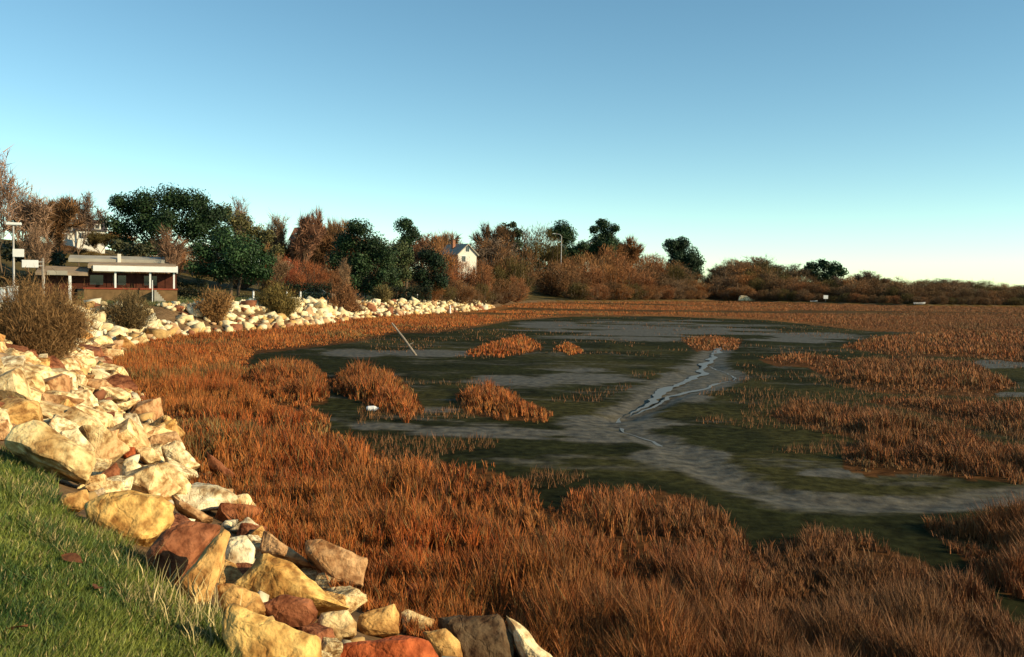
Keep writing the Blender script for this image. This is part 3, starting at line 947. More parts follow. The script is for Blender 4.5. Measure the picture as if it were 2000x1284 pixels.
# rubble and chips filling the joints of the near bank
for _ in range(1700):
    i = rng.integers(4, 15)
    hb = hbank[i]; w = 4.2 * hb / 1.9
    dx, dy = (toe[i + 1] - toe[i]) / seglen[i]
    if rng.random() > seglen[i] / 8:
        continue
    nl = np.array([-dy, dx])
    if shore(*(np.array([q]) for q in ((toe[i] + toe[i + 1]) / 2 + nl * .5)))[0][0] < 0:
        nl = -nl
    p = toe[i] + (toe[i + 1] - toe[i]) * rng.random() + nl * rng.uniform(-.1, w)
    z_ = H1(p[0], p[1])
    lq = project(np.array([[p[0], p[1], z_]]))
    if p[1] < 3 or inpoly(lq[0] - 10, lq[1] + 10, LAWN)[0]:
        continue
    size = rng.uniform(.07, .22)
    vv, ff = lowvar[rng.integers(10)]
    R = np.array(Matrix.Rotation(rng.uniform(0, 6.28), 3, 'Z') @ Matrix.Rotation(rng.normal(0, .5), 3, 'X'))
    v = (vv * size) @ R.T + np.array([p[0], p[1], z_ + size * .15])
    col = np.array(colchoice[rng.integers(7)]) * rng.uniform(.6, 1.0)
    rub.append((v, ff, np.repeat(col[None], len(v), 0)))
v, f, c = merge(rub)
tag(link('riprap', np_mesh('riprap', v, f, c), M_rocks_far), 'cream and brown stones heaped along the curving rock bank', 'stones', kind='stuff')

# ------------------------------------------------------------------ trees and bushes
def tube_mesh(segs, sides=5):
    """segs: list of (p0, p1, r0, r1)"""
    P0 = np.array([s[0] for s in segs]); P1 = np.array([s[1] for s in segs])
    R0 = np.array([s[2] for s in segs])[:, None]; R1 = np.array([s[3] for s in segs])[:, None]
    d = P1 - P0; d /= np.linalg.norm(d, axis=1)[:, None] + 1e-9
    ref = np.where(np.abs(d[:, 2:3]) > 0.9, np.array([[1.0, 0, 0]]), np.array([[0, 0, 1.0]]))
    u = np.cross(d, ref); u /= np.linalg.norm(u, axis=1)[:, None]
    w = np.cross(d, u)
    n = len(segs); ring0, ring1 = [], []
    for k in range(sides):
        a = 2 * np.pi * k / sides
        o = math.cos(a) * u + math.sin(a) * w
        ring0.append(P0 + o * R0); ring1.append(P1 + o * R1)
    v = np.stack(ring0 + ring1, 1).reshape(-1, 3)
    b_ = (np.arange(n) * 2 * sides)[:, None]
    f = []
    for k in range(sides):
        k2 = (k + 1) % sides
        f.append(b_ + np.array([[k, k2, sides + k2]])); f.append(b_ + np.array([[k, sides + k2, sides + k]]))
    return v, np.concatenate(f)


def grow(seed, height, spread, levels=4, trunk_r=0.18, upward=0.35, trunk_frac=0.3):
    r = random.Random(seed); segs = []; tips = []

    def branch(p, d, length, rad, lev):
        n = 3
        for i in range(n):
            jit = Vector((r.uniform(-1, 1), r.uniform(-1, 1), r.uniform(-.5, .8))) * (0.10 if lev == 0 else 0.24)
            d = (d + jit).normalized()
            q = p + d * (length / n)
            segs.append((tuple(p), tuple(q), rad * (1 - 0.25 * i / n), rad * (1 - 0.25 * (i + 1) / n)))
            p = q
            if lev > 0 and lev < levels and i < n - 1 and r.random() < 0.75:
                kick(p, d, length, rad, lev)
        if lev < levels:
            for _ in range(r.choice([2, 3, 3]) if lev else r.choice([3, 4, 5])):
                kick(p, d, length, rad, lev)
        else:
            tips.append((p, d))

    def kick(p, d, length, rad, lev):
        side = Vector((r.uniform(-1, 1), r.uniform(-1, 1), r.uniform(-.3, .6)))
        nd = (d * 0.8 + side * spread + Vector((0, 0, upward))).normalized()
        branch(p, nd, length * r.uniform(.58, .82), rad * 0.58, lev + 1)
    branch(Vector((0, 0, -0.2)), Vector((0, 0, 1)), trunk_frac + 0.2 / height, trunk_r / height, 0)
    arr = np.array([s[1] for s in segs]); top = arr[:, 2].max()
    return segs, tips, top


def bare_tree_meshes(seed, spread, twigs, levels=4, upward=0.35, twig_w=0.004, twig_l=0.10, trunk_r=0.018, col=(0.22, 0.13, 0.07), trunk_frac=.28):
    """unit-height tree: trunk-and-limb mesh, crown of fine twigs"""
    segs, tips, top = grow(seed, 1.0, spread, levels, trunk_r, upward, trunk_frac)
    k = 1.0 / (top + twig_l * 0.4)
    segs = [(np.array(a) * k, np.array(b_) * k, c1 * k, c2 * k) for a, b_, c1, c2 in segs]
    v, f = tube_mesh(segs, 4)
    trunk = np_mesh('trunk', v, f)
    r = np.random.default_rng(seed)
    TP = np.array([np.array(t[0]) * k for t in tips]); TD = np.array([np.array(t[1]) for t in tips])
    idx = r.integers(len(TP), size=twigs)
    back = r.uniform(-0.10, 0.03, twigs)[:, None]
    P = TP[idx] + TD[idx] * back
    d = TD[idx] * 0.7 + r.normal(0, 0.6, (twigs, 3)) + np.array([0, 0, 0.25]); d /= np.linalg.norm(d, axis=1)[:, None]
    L = (twig_l * r.uniform(0.4, 1.2, twigs))[:, None]
    side = np.cross(d, r.normal(0, 1, (twigs, 3))); side /= np.linalg.norm(side, axis=1)[:, None] + 1e-9
    w = twig_w * r.uniform(.5, 1.3, twigs)[:, None]
    v = np.stack([P - side * w, P + side * w, P + d * L], 1).reshape(-1, 3)
    f = (np.arange(twigs) * 3)[:, None] + np.array([[0, 1, 2]])
    cc = np.array(col) * r.uniform(.55, 1.4, twigs)[:, None]
    crown = np_mesh('crown', v, f, np.repeat(cc, 3, 0))
    return trunk, crown


def leaf_lobes(lobes, n_per, size, seed, col, colv=0.5):
    """lobes (cx,cy,cz,rx,ry,rz): leaf sprays spread through each lobe, mostly near its skin"""
    r = np.random.default_rng(seed); V_, F_, C_ = [], [], []; o = 0
    for (cx, cy, cz, rx, ry, rz) in lobes:
        n = max(40, int(n_per * (rx * rz) ** 1.0))
        d = r.normal(0, 1, (n, 3)); d /= np.linalg.norm(d, axis=1)[:, None]
        rad = (r.random(n) ** 0.45)[:, None] * r.uniform(0.85, 1.16, n)[:, None]
        P = np.array([cx, cy, cz]) + d * rad * np.array([rx, ry, rz])
        nd = d + r.normal(0, 0.7, (n, 3)) + np.array([0, 0, .3]); nd /= np.linalg.norm(nd, axis=1)[:, None]
        a = np.cross(nd, r.normal(0, 1, (n, 3))); a /= np.linalg.norm(a, axis=1)[:, None] + 1e-9
        b_ = np.cross(nd, a)
        s = size * r.uniform(.5, 1.3, n)[:, None]
        V_.append(np.stack([P - a * s * .5, P + a * s * .5 + nd * s * .15, P + b_ * s * .9, P - b_ * s * 0.5 + a * s * .1], 1).reshape(-1, 3))
        base = (o + np.arange(n) * 4)[:, None]
        F_.append(np.concatenate([base + np.array([[0, 1, 2]]), base + np.array([[0, 3, 1]])]))
        tone = r.uniform(0.7, 1.3)
        C_.append(np.repeat(np.array(col) * tone * r.uniform(1 - colv, 1 + colv, n)[:, None], 4, 0))
        o += n * 4
    return np.concatenate(V_), np.concatenate(F_), np.concatenate(C_)


def evergreen(name, label, px, dist, lobes_px, col, leaf=0.32, seed=0, dens=150, trunk_r=0.28, group=None, depth=0.9, trunk_mat=None):
    x, y, z = XY(px, dist)
    r = np.random.default_rng(seed)
    root = empty(name, (x, y, z), label, 'tree', group)
    L = []
    k = dist / F
    tops = []
    for (a, b_, rr) in lobes_px:
        p = D(a, b_, dist) - np.array([x, y, z]); R = rr * k
        tops.append(p)
        L.append((p[0], p[1], p[2], R, R * .9, R * .85))
        for _ in range(3):
            q = p + np.array([r.uniform(-.5, .5) * R, r.uniform(-1.3, 1.3) * R * depth, r.uniform(-.45, .35) * R])
            R2 = R * r.uniform(.45, .75)
            L.append((*q, R2, R2, R2 * .8))
    v, f, c_ = leaf_lobes(L, dens, leaf, seed, col)
    link('crown', np_mesh('crown', v, f, c_), M_leaf, root)
    segs = []
    tops = np.array(tops); cm = tops.mean(0)
    fork = np.array([cm[0] * .4, cm[1] * .4, max(0.6, tops[:, 2].min() * 0.75)])
    p = np.array([0, 0, -0.3])
    for i in range(4):
        q = np.array([fork[0] * (i + 1) / 4, fork[1] * (i + 1) / 4, -0.3 + (fork[2] + .3) * (i + 1) / 4]) + np.append(r.normal(0, .06, 2), 0)
        segs.append((p, q, trunk_r * (1 - .09 * i), trunk_r * (1 - .09 * (i + 1)))); p = q
    for t in tops:
        mid = (p + t) / 2 + r.normal(0, .25, 3)
        segs.append((p, mid, trunk_r * .45, trunk_r * .3)); segs.append((mid, t, trunk_r * .3, trunk_r * .08))
    v, f = tube_mesh(segs, 7)
    link('trunk', np_mesh('trunk', v, f), trunk_mat or M_bark, root)
    return root


DG = (0.020, 0.042, 0.012); MG = (0.040, 0.066, 0.018); OG = (0.12, 0.105, 0.035)
evergreen('pine_tree', 'broad flat-topped dark green pine towering behind the low pavilion', 330, 112,
          [(240, 400, 27), (282, 396, 34), (330, 388, 34), (375, 396, 36), (412, 424, 34), (232, 440, 26), (280, 438, 38), (330, 435, 42), (382, 446, 40), (245, 478, 26), (300, 478, 28), (425, 455, 24)], DG, .18, 1, 520, .35)
evergreen('evergreen_tree', 'rounded mid green tree on the lawn right of the pavilion', 450, 96,
          [(400, 490, 30), (440, 474, 32), (482, 488, 36), (516, 510, 24), (393, 525, 26), (440, 525, 34), (490, 530, 30), (524, 534, 16)], (0.026, 0.056, 0.016), .16, 2, 560, .2)
evergreen('evergreen_tree', 'tall dark green round-headed tree behind the reddish cone bush', 705, 112,
          [(703, 448, 26), (677, 474, 28), (722, 478, 34), (656, 508, 24), (700, 518, 38), (745, 500, 28), (760, 532, 24), (690, 552, 28), (735, 558, 26)], (0.024, 0.046, 0.014), .18, 3, 500, .3)
evergreen('pine_tree', 'small dark pine head rising behind the willow-like trees', 792, 135, [(787, 441, 20), (803, 455, 18), (793, 468, 16), (797, 490, 12)], DG, .18, 4, 520, .25)
evergreen('evergreen_tree', 'very dark rounded tree at the end of the far rock bank', 838, 122,
          [(835, 497, 20), (852, 515, 26), (818, 535, 22), (857, 545, 22), (836, 560, 22)], (0.014, 0.030, 0.010), .18, 5, 500, .22)
evergreen('evergreen_tree', 'lighter olive green tree between two dark trees', 775, 119, [(777, 482, 20), (763, 512, 22), (787, 530, 22), (792, 502, 18), (770, 550, 20)], (0.055, 0.070, 0.022), .17, 6, 460, .2)
evergreen('oak_tree', 'olive brown leafy tree behind the rounded green lawn tree', 465, 140,
          [(437, 412, 20), (462, 432, 24), (498, 450, 20), (480, 468, 26), (520, 462, 18), (540, 490, 18)], OG, .22, 7, 230, .25)
evergreen('pine_tree', 'dark ridge pine behind the tall street lamp', 1098, 284, [(1097, 445, 19), (1082, 458, 17), (1110, 458, 19), (1106, 470, 18), (1120, 490, 18), (1140, 480, 13), (1095, 492, 20), (1108, 512, 22), (1130, 505, 16)], DG, .34, 8, 150, .3)
evergreen('pine_tree', 'dark umbrella-topped ridge pine above brown scrub', 1180, 288, [(1160, 449, 11), (1180, 440, 15), (1198, 446, 12), (1185, 458, 18), (1170, 470, 20), (1192, 474, 20), (1160, 488, 20), (1185, 495, 22)], DG, .34, 9, 150, .3)
evergreen('pine_tree', 'black-green dome pine standing alone against the sky', 1338, 345, [(1310, 480, 17), (1333, 476, 17), (1345, 500, 24), (1360, 512, 18), (1320, 496, 18), (1335, 522, 24), (1358, 532, 18), (1318, 516, 18), (1342, 545, 22)], (0.016, 0.034, 0.012), .42, 10, 120, .3)
evergreen('pine_tree', 'low wide dark pine in the brown wood beyond the marsh', 1610, 322, [(1585, 520, 13), (1605, 517, 14), (1630, 522, 14), (1620, 538, 17), (1595, 538, 16), (1575, 532, 12), (1645, 532, 12), (1605, 556, 18), (1632, 552, 16)], DG, .45, 11, 100, .3)
evergreen('pine_tree', 'small dark pine beside the white gabled house', 990, 262, [(985, 446, 13), (1002, 440, 9), (1010, 455, 12), (990, 462, 15), (975, 470, 14), (1005, 475, 16), (990, 490, 18)], (0.030, 0.040, 0.015), .4, 12, 100, .25)
evergreen('evergreen_tree', 'dark bushy evergreen under the bare trees left of the pavilion', 75, 118, [(50, 480, 24), (80, 495, 24), (20, 490, 26), (110, 505, 20)], (0.035, 0.040, 0.015), .3, 13, 150, .2)
evergreen('evergreen_tree', 'dark shrub-like evergreen between pavilion roof and big pine', 255, 104, [(225, 480, 18), (255, 490, 18), (285, 488, 18)], (0.05, 0.05, 0.02), .28, 14, 150, .15)

# bare and brown trees: variants, then copies
BV = [bare_tree_meshes(20 + k, .75, 8500, 4, .30, .0050, .12, .016) for k in range(5)]            # round brown crowns
TV = [bare_tree_meshes(40 + k, .50, 3200, 4, .55, .0028, .10, .014, (0.20, 0.14, 0.10), .34) for k in range(3)]   # tall thin crowns
def scrub_meshes(seed, n, col=(0.22, 0.13, 0.07)):
    r = np.random.default_rng(seed); segs = []; ends = []
    K = 34
    for k in range(K):
        a = r.uniform(0, 6.28); rr = math.sqrt(r.random()); hf = (1 - .5 * rr ** 2.2) * r.uniform(.72, .98)
        e = np.array([math.cos(a) * rr * .42, math.sin(a) * rr * .42, hf])
        b_ = np.array([math.cos(a) * .05, math.sin(a) * .05, -.03])
        mid = (b_ + e) / 2 + np.array([e[0] * .3, e[1] * .3, -.04]) + r.normal(0, .03, 3)
        segs += [(b_, mid, .011, .007), (mid, e, .007, .002)]; ends.append((b_, mid, e))
    v, f = tube_mesh(segs, 4)
    trunk = np_mesh('trunk', v, f)
    clump = r.normal(0, 1, (90, 3)) * np.array([.05, .05, .05])
    cid = r.integers(90, size=n)
    tcl = r.beta(1.6, 1.0, 90) * .96 + .04; icl = r.integers(K, size=90)
    B_ = np.array([q[0] for q in ends])[icl]; Mi = np.array([q[1] for q in ends])[icl]; E = np.array([q[2] for q in ends])[icl]
    tt = tcl[:, None]
    CP = (1 - tt) ** 2 * B_ + 2 * tt * (1 - tt) * Mi + tt ** 2 * E + clump * .6
    P = CP[cid] + r.normal(0, 1, (n, 3)) * np.array([.055, .055, .05])
    P[:, 2] = np.maximum(P[:, 2], .01)
    d = (P - np.array([0, 0, .25])) * np.array([1, 1, .7]); d /= np.linalg.norm(d, axis=1)[:, None]
    d = d + r.normal(0, .45, (n, 3)) + np.array([0, 0, .5]); d /= np.linalg.norm(d, axis=1)[:, None]
    L = r.uniform(.03, .085, n)[:, None]
    side = np.cross(d, r.normal(0, 1, (n, 3))); side /= np.linalg.norm(side, axis=1)[:, None]
    w = r.uniform(.002, .0052, n)[:, None]
    v = np.stack([P - side * w, P + side * w, P + d * L], 1).reshape(-1, 3)
    f = (np.arange(n) * 3)[:, None] + np.array([[0, 1, 2]])
    cc = np.array(col) * (r.uniform(.75, 1.25, 90)[cid] * r.uniform(.6, 1.35, n))[:, None]
    return trunk, np_mesh('crown', v, f, np.repeat(cc, 3, 0))


SV = [scrub_meshes(80 + k, 9000) for k in range(6)]
for t_, c_ in BV + TV + SV:
    t_.materials.append(M_bark); c_.materials.append(M_twig)


def bare(px, dist, top_py, wide_px, label, var, group=None, tint=(1, 1, 1), name='bare_tree', rz=None, scale_z=None):
    x, y, z = XY(px, dist)
    if scale_z is None:
        hgt = max(1.2, D(px, top_py, dist)[2] - z)
    else:
        hgt = scale_z
    t_, c_ = var
    xs = np.array([v_.co.x for v_ in c_.vertices]) if 'halfw' not in c_ else None
    if xs is not None:
        c_['halfw'] = float(np.percentile(np.abs(xs), 95))
    wsc = (wide_px / 2 * dist / F) / c_['halfw']
    root = empty(name, (x, y, z), label, 'tree', group, rz if rz is not None else rng.uniform(0, 6.28))
    a = link('trunk', t_, None, root); b_ = link('crown', c_, None, root)
    root.scale = (wsc, wsc, hgt)
    b_.color = (*tint, 1); a.color = (*tint, 1)
    return root


bare(15, 92, 292, 105, 'tallest bare grey tree with a wispy top left of the pavilion', TV[0], tint=(1.7, 1.5, 1.45))
bare(58, 100, 345, 70, 'slim bare tree leaning by the tallest grey tree', TV[1], tint=(1.6, 1.4, 1.25))
bare(108, 118, 383, 100, 'round brown-crowned tree above the white signboards', BV[0], tint=(.9, .8, .65))
bare(155, 135, 375, 75, 'fine-twigged bare tree beside the dark-roofed white house', TV[2], tint=(1, .9, .85))
bare(341, 79, 442, 40, 'slender bare sapling at the end of the pavilion', TV[1], tint=(1.3, 1.0, .8))
bare(588, 150, 411, 78, 'purplish bare tree above the pink brick house', BV[1], tint=(1.1, .9, .95))
bare(468, 165, 385, 60, 'faint bare tree top poking over the olive brown tree', TV[2], tint=(1.2, 1.1, 1))
bare(520, 150, 420, 60, 'bare tan tree between olive tree and purplish tree', TV[0], tint=(1.3, 1.1, .8))
bare(665, 160, 428, 70, 'bare tan tree behind the tall dark green tree', BV[2], tint=(1.1, 1, .8))
bare(545, 104, 500, 40, 'thin leafless sapling on the lawn near the dark hedge', TV[0], tint=(1.3, 1.1, .8))
bare(675, 96, 505, 30, 'thin pale sapling standing behind the reddish cone bush', TV[2], tint=(1.4, 1.2, .9))
bare(-60, 98, 330, 120, 'bare grey tree past the tallest grey tree', TV[2])
bare(82, 75, 440, 40, 'thin leafless tree right behind the lower signboard', TV[1], tint=(1.3, 1.1, .9))

sky_px = [-150, 0, 60, 110, 160, 200, 300, 400, 520, 560, 620, 660, 760, 820, 850, 890, 930, 958, 972, 1000, 1040, 1060, 1080, 1100, 1120, 1140, 1165, 1190, 1215, 1250, 1290, 1315, 1345, 1380, 1400, 1450, 1500, 1550, 1575, 1600, 1645, 1660, 1700, 1750, 1800, 1850, 1880, 1900, 1940, 2000, 2150]
sky_py = [420, 420, 430, 420, 430, 440, 470, 460, 455, 455, 450, 450, 455, 452, 443, 440, 450, 455, 438, 434, 436, 440, 460, 478, 482, 468, 462, 464, 466, 476, 490, 504, 524, 522, 502, 496, 508, 512, 520, 540, 540, 519, 533, 534, 538, 544, 535, 539, 543, 547, 549]


def skyline(px):
    return float(np.interp(px, sky_px, sky_py))


BROWN = [(1.30, .92, .66), (1.25, 1.0, .70), (1.05, .86, .66), (1.45, 1.08, .68), (1.4, .82, .62), (1.0, .90, .66)]
DULL = [(.92, .84, .70), (.80, .76, .62), (1.05, .88, .70), (.70, .72, .58)]
# back rows reach the skyline, front rows are low scrub
for row, (dd, frac, wpx) in enumerate([(78, 1.0, 80), (50, .92, 75), (26, .66, 66), (9, .34, 52)]):
    px = 815 if row else -140
    while px < 2140:
        step = wpx * rng.uniform(.34, .56) * (1 if px < 1400 else .72)
        px += step
        if row in (1, 2) and 872 < px < 946 or row in (1, 2) and 1012 < px < 1078 or row == 3 and 985 < px < 1110 and rng.random() < .6:
            continue
        if px > 1600 and row == 0:
            pass
        # distance: the shore in this direction plus the row's offset
        ds = np.geomspace(40, 320, 300)
        pp = np.array([D(px, yh(px), t_)[:2] for t_ in ds])
        sd, _h = shore(pp[:, 0], pp[:, 1])
        k = np.where(sd < 0)[0]
        d0 = (ds[k[-1]] if len(k) else 60) + dd * (1 if px < 1400 else .6) * rng.uniform(.8, 1.2)
        if px < 815:
            d0 = rng.uniform(150, 185)
        x, y, z = XY(px, d0)
        base_py = 560
        top = skyline(px) + rng.uniform(-3, 9)
        zt = D(px, top, d0)[2]
        hgt = max(1.6, (zt - z) * (frac if row else 1) * rng.uniform(.85, 1.08))
        if row and z + hgt > zt:
            hgt = max(1.5, zt - z)
        right = px > 1480
        pal_ = right and rng.random() < .75; ti_ = rng.integers(4)
        tint = (DULL if pal_ else BROWN)[ti_]
        word = (['dull', 'drab', 'pinkish', 'dusky'] if pal_ else ['russet', 'tan', 'chestnut', 'golden'])[ti_]
        u_ = rng.random()
        if u_ < .16:
            tint = (.50, .62, .36); word = 'olive'
        elif u_ < .28:
            tint = (1.0, .98, .92); word = 'pale grey'
        elif u_ < .36:
            tint = (.55, .50, .42); word = 'dark'
        lab = (word + ' bare tree on the hill crest against the sky', word + ' leafless tree on the hillside behind the scrub', word + ' scrubby tree on the lower slope', 'low ' + word + ' scrub bush along the marsh edge')[row]
        if right:
            lab = (word + ' bare tree along the top of the low wood', word + ' tree inside the low wood beyond the marsh', word + ' scrubby tree at the front of the low wood', 'low ' + word + ' scrub bush where the wood meets the marsh')[row]
        if px < 815:
            lab = 'distant ' + word + ' bare tree on the rise behind lawn and pavilion'
        wide = min(wpx * rng.uniform(.8, 1.25), hgt * rng.uniform(.9, 1.4) * F / d0)
        bare(px, d0, 0, wide, lab, SV[rng.integers(6)] if row or rng.random() < .45 else (BV[rng.integers(5)] if rng.random() < .6 and px < 1250 else TV[rng.integers(3)]),
             ('trees of the low wood beyond the marsh' if right else 'brown trees on the hill'), tint, 'scrub_bush' if row == 3 else 'bare_tree', scale_z=hgt)


for pxs, ds_, tps, wps, tns, lbs in [(150, 158, 486, 44, (1.0, .9, .55), 'olive tan shrub below the white house with black roof'), (190, 154, 488, 50, (.9, .95, .5), 'greenish shrub beside the big pine below the white house'), (118, 150, 472, 50, (1.1, .85, .6), 'brown shrub below the small pale house'),
                                (562, 132, 492, 50, (1.7, .75, .55), 'reddish shrub in front of the pink brick house'), (605, 128, 500, 56, (1.5, .85, .6), 'orange brown shrub beside the reddish shrub by the brick house'),
                                (640, 134, 490, 44, (1.1, .8, .6), 'brown shrub between the brick house and tall dark tree'), (530, 136, 480, 50, (1.3, 1.1, .7), 'tan shrub between the rounded green tree and brick house'),
                                (868, 146, 500, 46, (1.6, .9, .6), 'rust brown shrub under the white gabled house'), (903, 152, 506, 52, (1.5, .9, .62), 'russet shrub screening the foot of the white gabled house'), (936, 150, 494, 52, (1.3, .9, .65), 'brown shrub leaning against the side of the white gabled house'), (300, 128, 478, 60, (.9, .8, .6), 'brown shrub in the shade of the broad pine')]:
    bare(pxs, ds_, tps, wps, lbs, SV[int(pxs) % 6], None, tns, 'shrub')['category'] = 'shrub'


# bushes rooted in the rock bank
def bush(px, base_py, top_py, wide_px, label, col, seed, zb=1.4, cone=False, lean=0.0, n=9000):
    p = hit(px, base_py, 0.25)
    dist = p[1]; x, y = p[0], p[1]; z = H1(x, y)
    hgt = D(px, top_py, dist)[2] - z; wd = wide_px / 2 * dist / F
    r = np.random.default_rng(seed)
    root = empty('bush', (x, y, z), label, 'bush', 'bushes growing along the rock bank')
    # stems
    segs = []; ends = []
    for k in range(26):
        a = r.uniform(0, 6.28); rr = math.sqrt(r.random())
        hf = (1 - 0.55 * rr ** 2) if not cone else max(.2, 1 - .85 * rr)
        e = np.array([math.cos(a) * rr * wd * .9 + lean * hgt * hf, math.sin(a) * rr * wd * .9, hgt * hf * r.uniform(.75, .95)])
        b_ = np.array([math.cos(a) * .12 * wd, math.sin(a) * .12 * wd, -.1])
        mid = (b_ + e) / 2 + np.array([0, 0, -.05 * hgt]) + r.normal(0, .05 * wd, 3)
        segs += [(b_, mid, .016, .011), (mid, e, .011, .004)]
        ends.append((b_, mid, e))
    v, f = tube_mesh(segs, 4)
    link('stem', np_mesh('stem', v, f), M_bark, root)
    # twig sprays
    t = r.uniform(.05, 1.02, n); idx = r.integers(26, size=n)
    B_ = np.array([e[0] for e in ends])[idx]; Mi = np.array([e[1] for e in ends])[idx]; E = np.array([e[2] for e in ends])[idx]
    tt = t[:, None]
    P = (1 - tt) ** 2 * B_ + 2 * tt * (1 - tt) * Mi + tt ** 2 * E
    P = P + r.normal(0, 1, (n, 3)) * np.array([wd, wd, hgt * .55]) * (.05 + .13 * tt)
    P[:, 2] = np.maximum(P[:, 2], 0.02)
    d = np.stack([P[:, 0] / wd * .5, P[:, 1] / wd * .5, np.full(n, .8)], 1) + r.normal(0, .5, (n, 3)); d /= np.linalg.norm(d, axis=1)[:, None]
    L = (hgt * r.uniform(.05, .16, n))[:, None]
    side = np.cross(d, r.normal(0, 1, (n, 3))); side /= np.linalg.norm(side, axis=1)[:, None]
    w = (.00042 * dist * r.uniform(.4, 1.1, n))[:, None]
    v = np.stack([P - side * w, P + side * w, P + d * L], 1).reshape(-1, 3)
    f = (np.arange(n) * 3)[:, None] + np.array([[0, 1, 2]])
    cc = np.array(col) * r.uniform(.5, 1.45, n)[:, None]
    link('foliage', np_mesh('foliage', v, f, np.repeat(cc, 3, 0)), M_twig, root)


bush(72, 690, 536, 190, 'largest twiggy brown bush on the near bank below the signboards', (0.21, 0.115, 0.045), 1, 1.7, n=44000)
bush(250, 640, 566, 108, 'dark brown bush on the bank in front of the pavilion', (0.13, 0.085, 0.035), 2, 1.5, n=14000)
bush(420, 622, 562, 84, 'round orange brown bush on the far bank below the lawn', (0.27, 0.14, 0.05), 3, 1.5, n=12000)
bush(548, 615, 552, 84, 'olive brown bush overhanging the far rock bank', (0.17, 0.12, 0.035), 4, 1.6, lean=-.12, n=12000)
bush(675, 603, 538, 84, 'reddish brown cone-shaped bush on the far rock bank', (0.26, 0.12, 0.05), 5, 1.6, cone=True, lean=.0, n=12000)
bush(745, 588, 552, 40, 'small olive bush right of the reddish cone bush', (0.16, 0.12, 0.045), 6, 1.6, n=6000)
bush(125, 640, 590, 70, 'brown bush tucked behind the largest twiggy bush', (0.20, 0.11, 0.045), 7, 1.9, n=9000)
bush(905, 580, 548, 70, 'orange brown bush at the end of the far rock bank', (0.28, 0.14, 0.05), 8, 1.3, n=8000)


# ------------------------------------------------------------------ built things
def box(bm, x0, x1, y0, y1, z0, z1):
    vs = [bm.verts.new(p) for p in [(x0, y0, z0), (x1, y0, z0), (x1, y1, z0), (x0, y1, z0), (x0, y0, z1), (x1, y0, z1), (x1, y1, z1), (x0, y1, z1)]]
    for q in [(0, 3, 2, 1), (4, 5, 6, 7), (0, 1, 5, 4), (1, 2, 6, 5), (2, 3, 7, 6), (3, 0, 4, 7)]:
        bm.faces.new([vs[i] for i in q])
    return vs


def bobj(name, mat, parent, *boxes, bev=0.0):
    bm = bmesh.new()
    for b_ in boxes:
        box(bm, *b_)
    if bev:
        bmesh.ops.bevel(bm, geom=list(bm.edges), offset=bev, segments=2, affect='EDGES')
    me = bpy.data.meshes.new(name); bm.to_mesh(me); bm.free()
    return link(name, me, mat, parent)


def prism(name, mat, parent, prof, x0, x1):
    """profile in (y, z) extruded along x"""
    bm = bmesh.new()
    a = [bm.verts.new((x0, p[0], p[1])) for p in prof]; b_ = [bm.verts.new((x1, p[0], p[1])) for p in prof]
    n = len(prof)
    bm.faces.new(a[::-1]); bm.faces.new(b_)
    for i in range(n):
        bm.faces.new([a[i], a[(i + 1) % n], b_[(i + 1) % n], b_[i]])
    bmesh.ops.recalc_face_normals(bm, faces=bm.faces)
    me = bpy.data.meshes.new(name); bm.to_mesh(me); bm.free()
    return link(name, me, mat, parent)


def pole(name, mat, parent, p0, p1, r0, r1, sides=10):
    v, f = tube_mesh([(np.array(p0, float), np.array(p1, float), r0, r1)], sides)
    n = sides
    me = np_mesh(name, v, np.concatenate([f, np.array([[n, n + i, n + i + 1] for i in range(1, n - 1)])]))
    return link(name, me, mat, parent)


# pavilion
x, y, z = XY(245, 76)
pv = empty('pavilion', (x, y, z - 0.05), 'low timber pavilion with white fascia and pale flat roof on the lawn', 'building', rz=math.radians(20))
k = 76 / F
L0, L1 = (150 - 245) * k, (340 - 245) * k
FL = 1.05
bobj('plinth', M_brownwall, pv, (L0 + .9, L1, 0, 5.0, 0, FL))
bobj('floor_edge', flat_mat('red_trim', (0.26, 0.05, 0.02), .6), pv, (L0 + .85, L1 + .05, -.06, .10, FL, FL + .12))
bobj('wall', M_redwood, pv, (L0, L1 - .05, 1.3, 4.9, FL, 2.42))
for i in range(9):
    xx = L0 + 1.0 + i * .76
    bobj('wall_board', M_redwood, pv, (xx, xx + .70, 1.24, 1.297, FL + .02, 2.38))
for xx in (L0 + 1.25, L0 + 3.0, L0 + 5.4):
    wd = bobj('window', M_glass, pv, (xx, xx + 1.0, 1.20, 1.237, FL + .35, FL + 1.15))
    bobj('frame', M_redwood, wd, (xx - .06, xx, 1.18, 1.236, FL + .29, FL + 1.21), (xx + 1.0, xx + 1.06, 1.18, 1.236, FL + .29, FL + 1.21), (xx, xx + 1.0, 1.18, 1.236, FL + 1.15, FL + 1.21), (xx, xx + 1.0, 1.18, 1.236, FL + .29, FL + .35))
bobj('fascia', M_white, pv, (L0 + 1.6, L1 + .05, -.30, -.18, 2.52, 2.98))
bobj('fascia', M_white, pv, (L1 - .07, L1 + .05, -.178, 5.0, 2.45, 3.04))
prism('roof', M_tanroof, pv, [(-.18, 2.75), (-.18, 3.06), (2.4, 3.42), (5.2, 3.06), (5.2, 2.75)], L0 + 1.2, L1 - .08)
prism('upper_roof', M_paleroof, pv, [(1.6, 3.25), (1.6, 3.55), (2.9, 3.85), (4.2, 3.55), (4.2, 3.25)], L0 - .4, L1 - 1.0)
bobj('chimney', M_render, pv, ((232 - 245) * k - .13, (232 - 245) * k + .13, 1.5, 1.78, 3.2, 4.0))
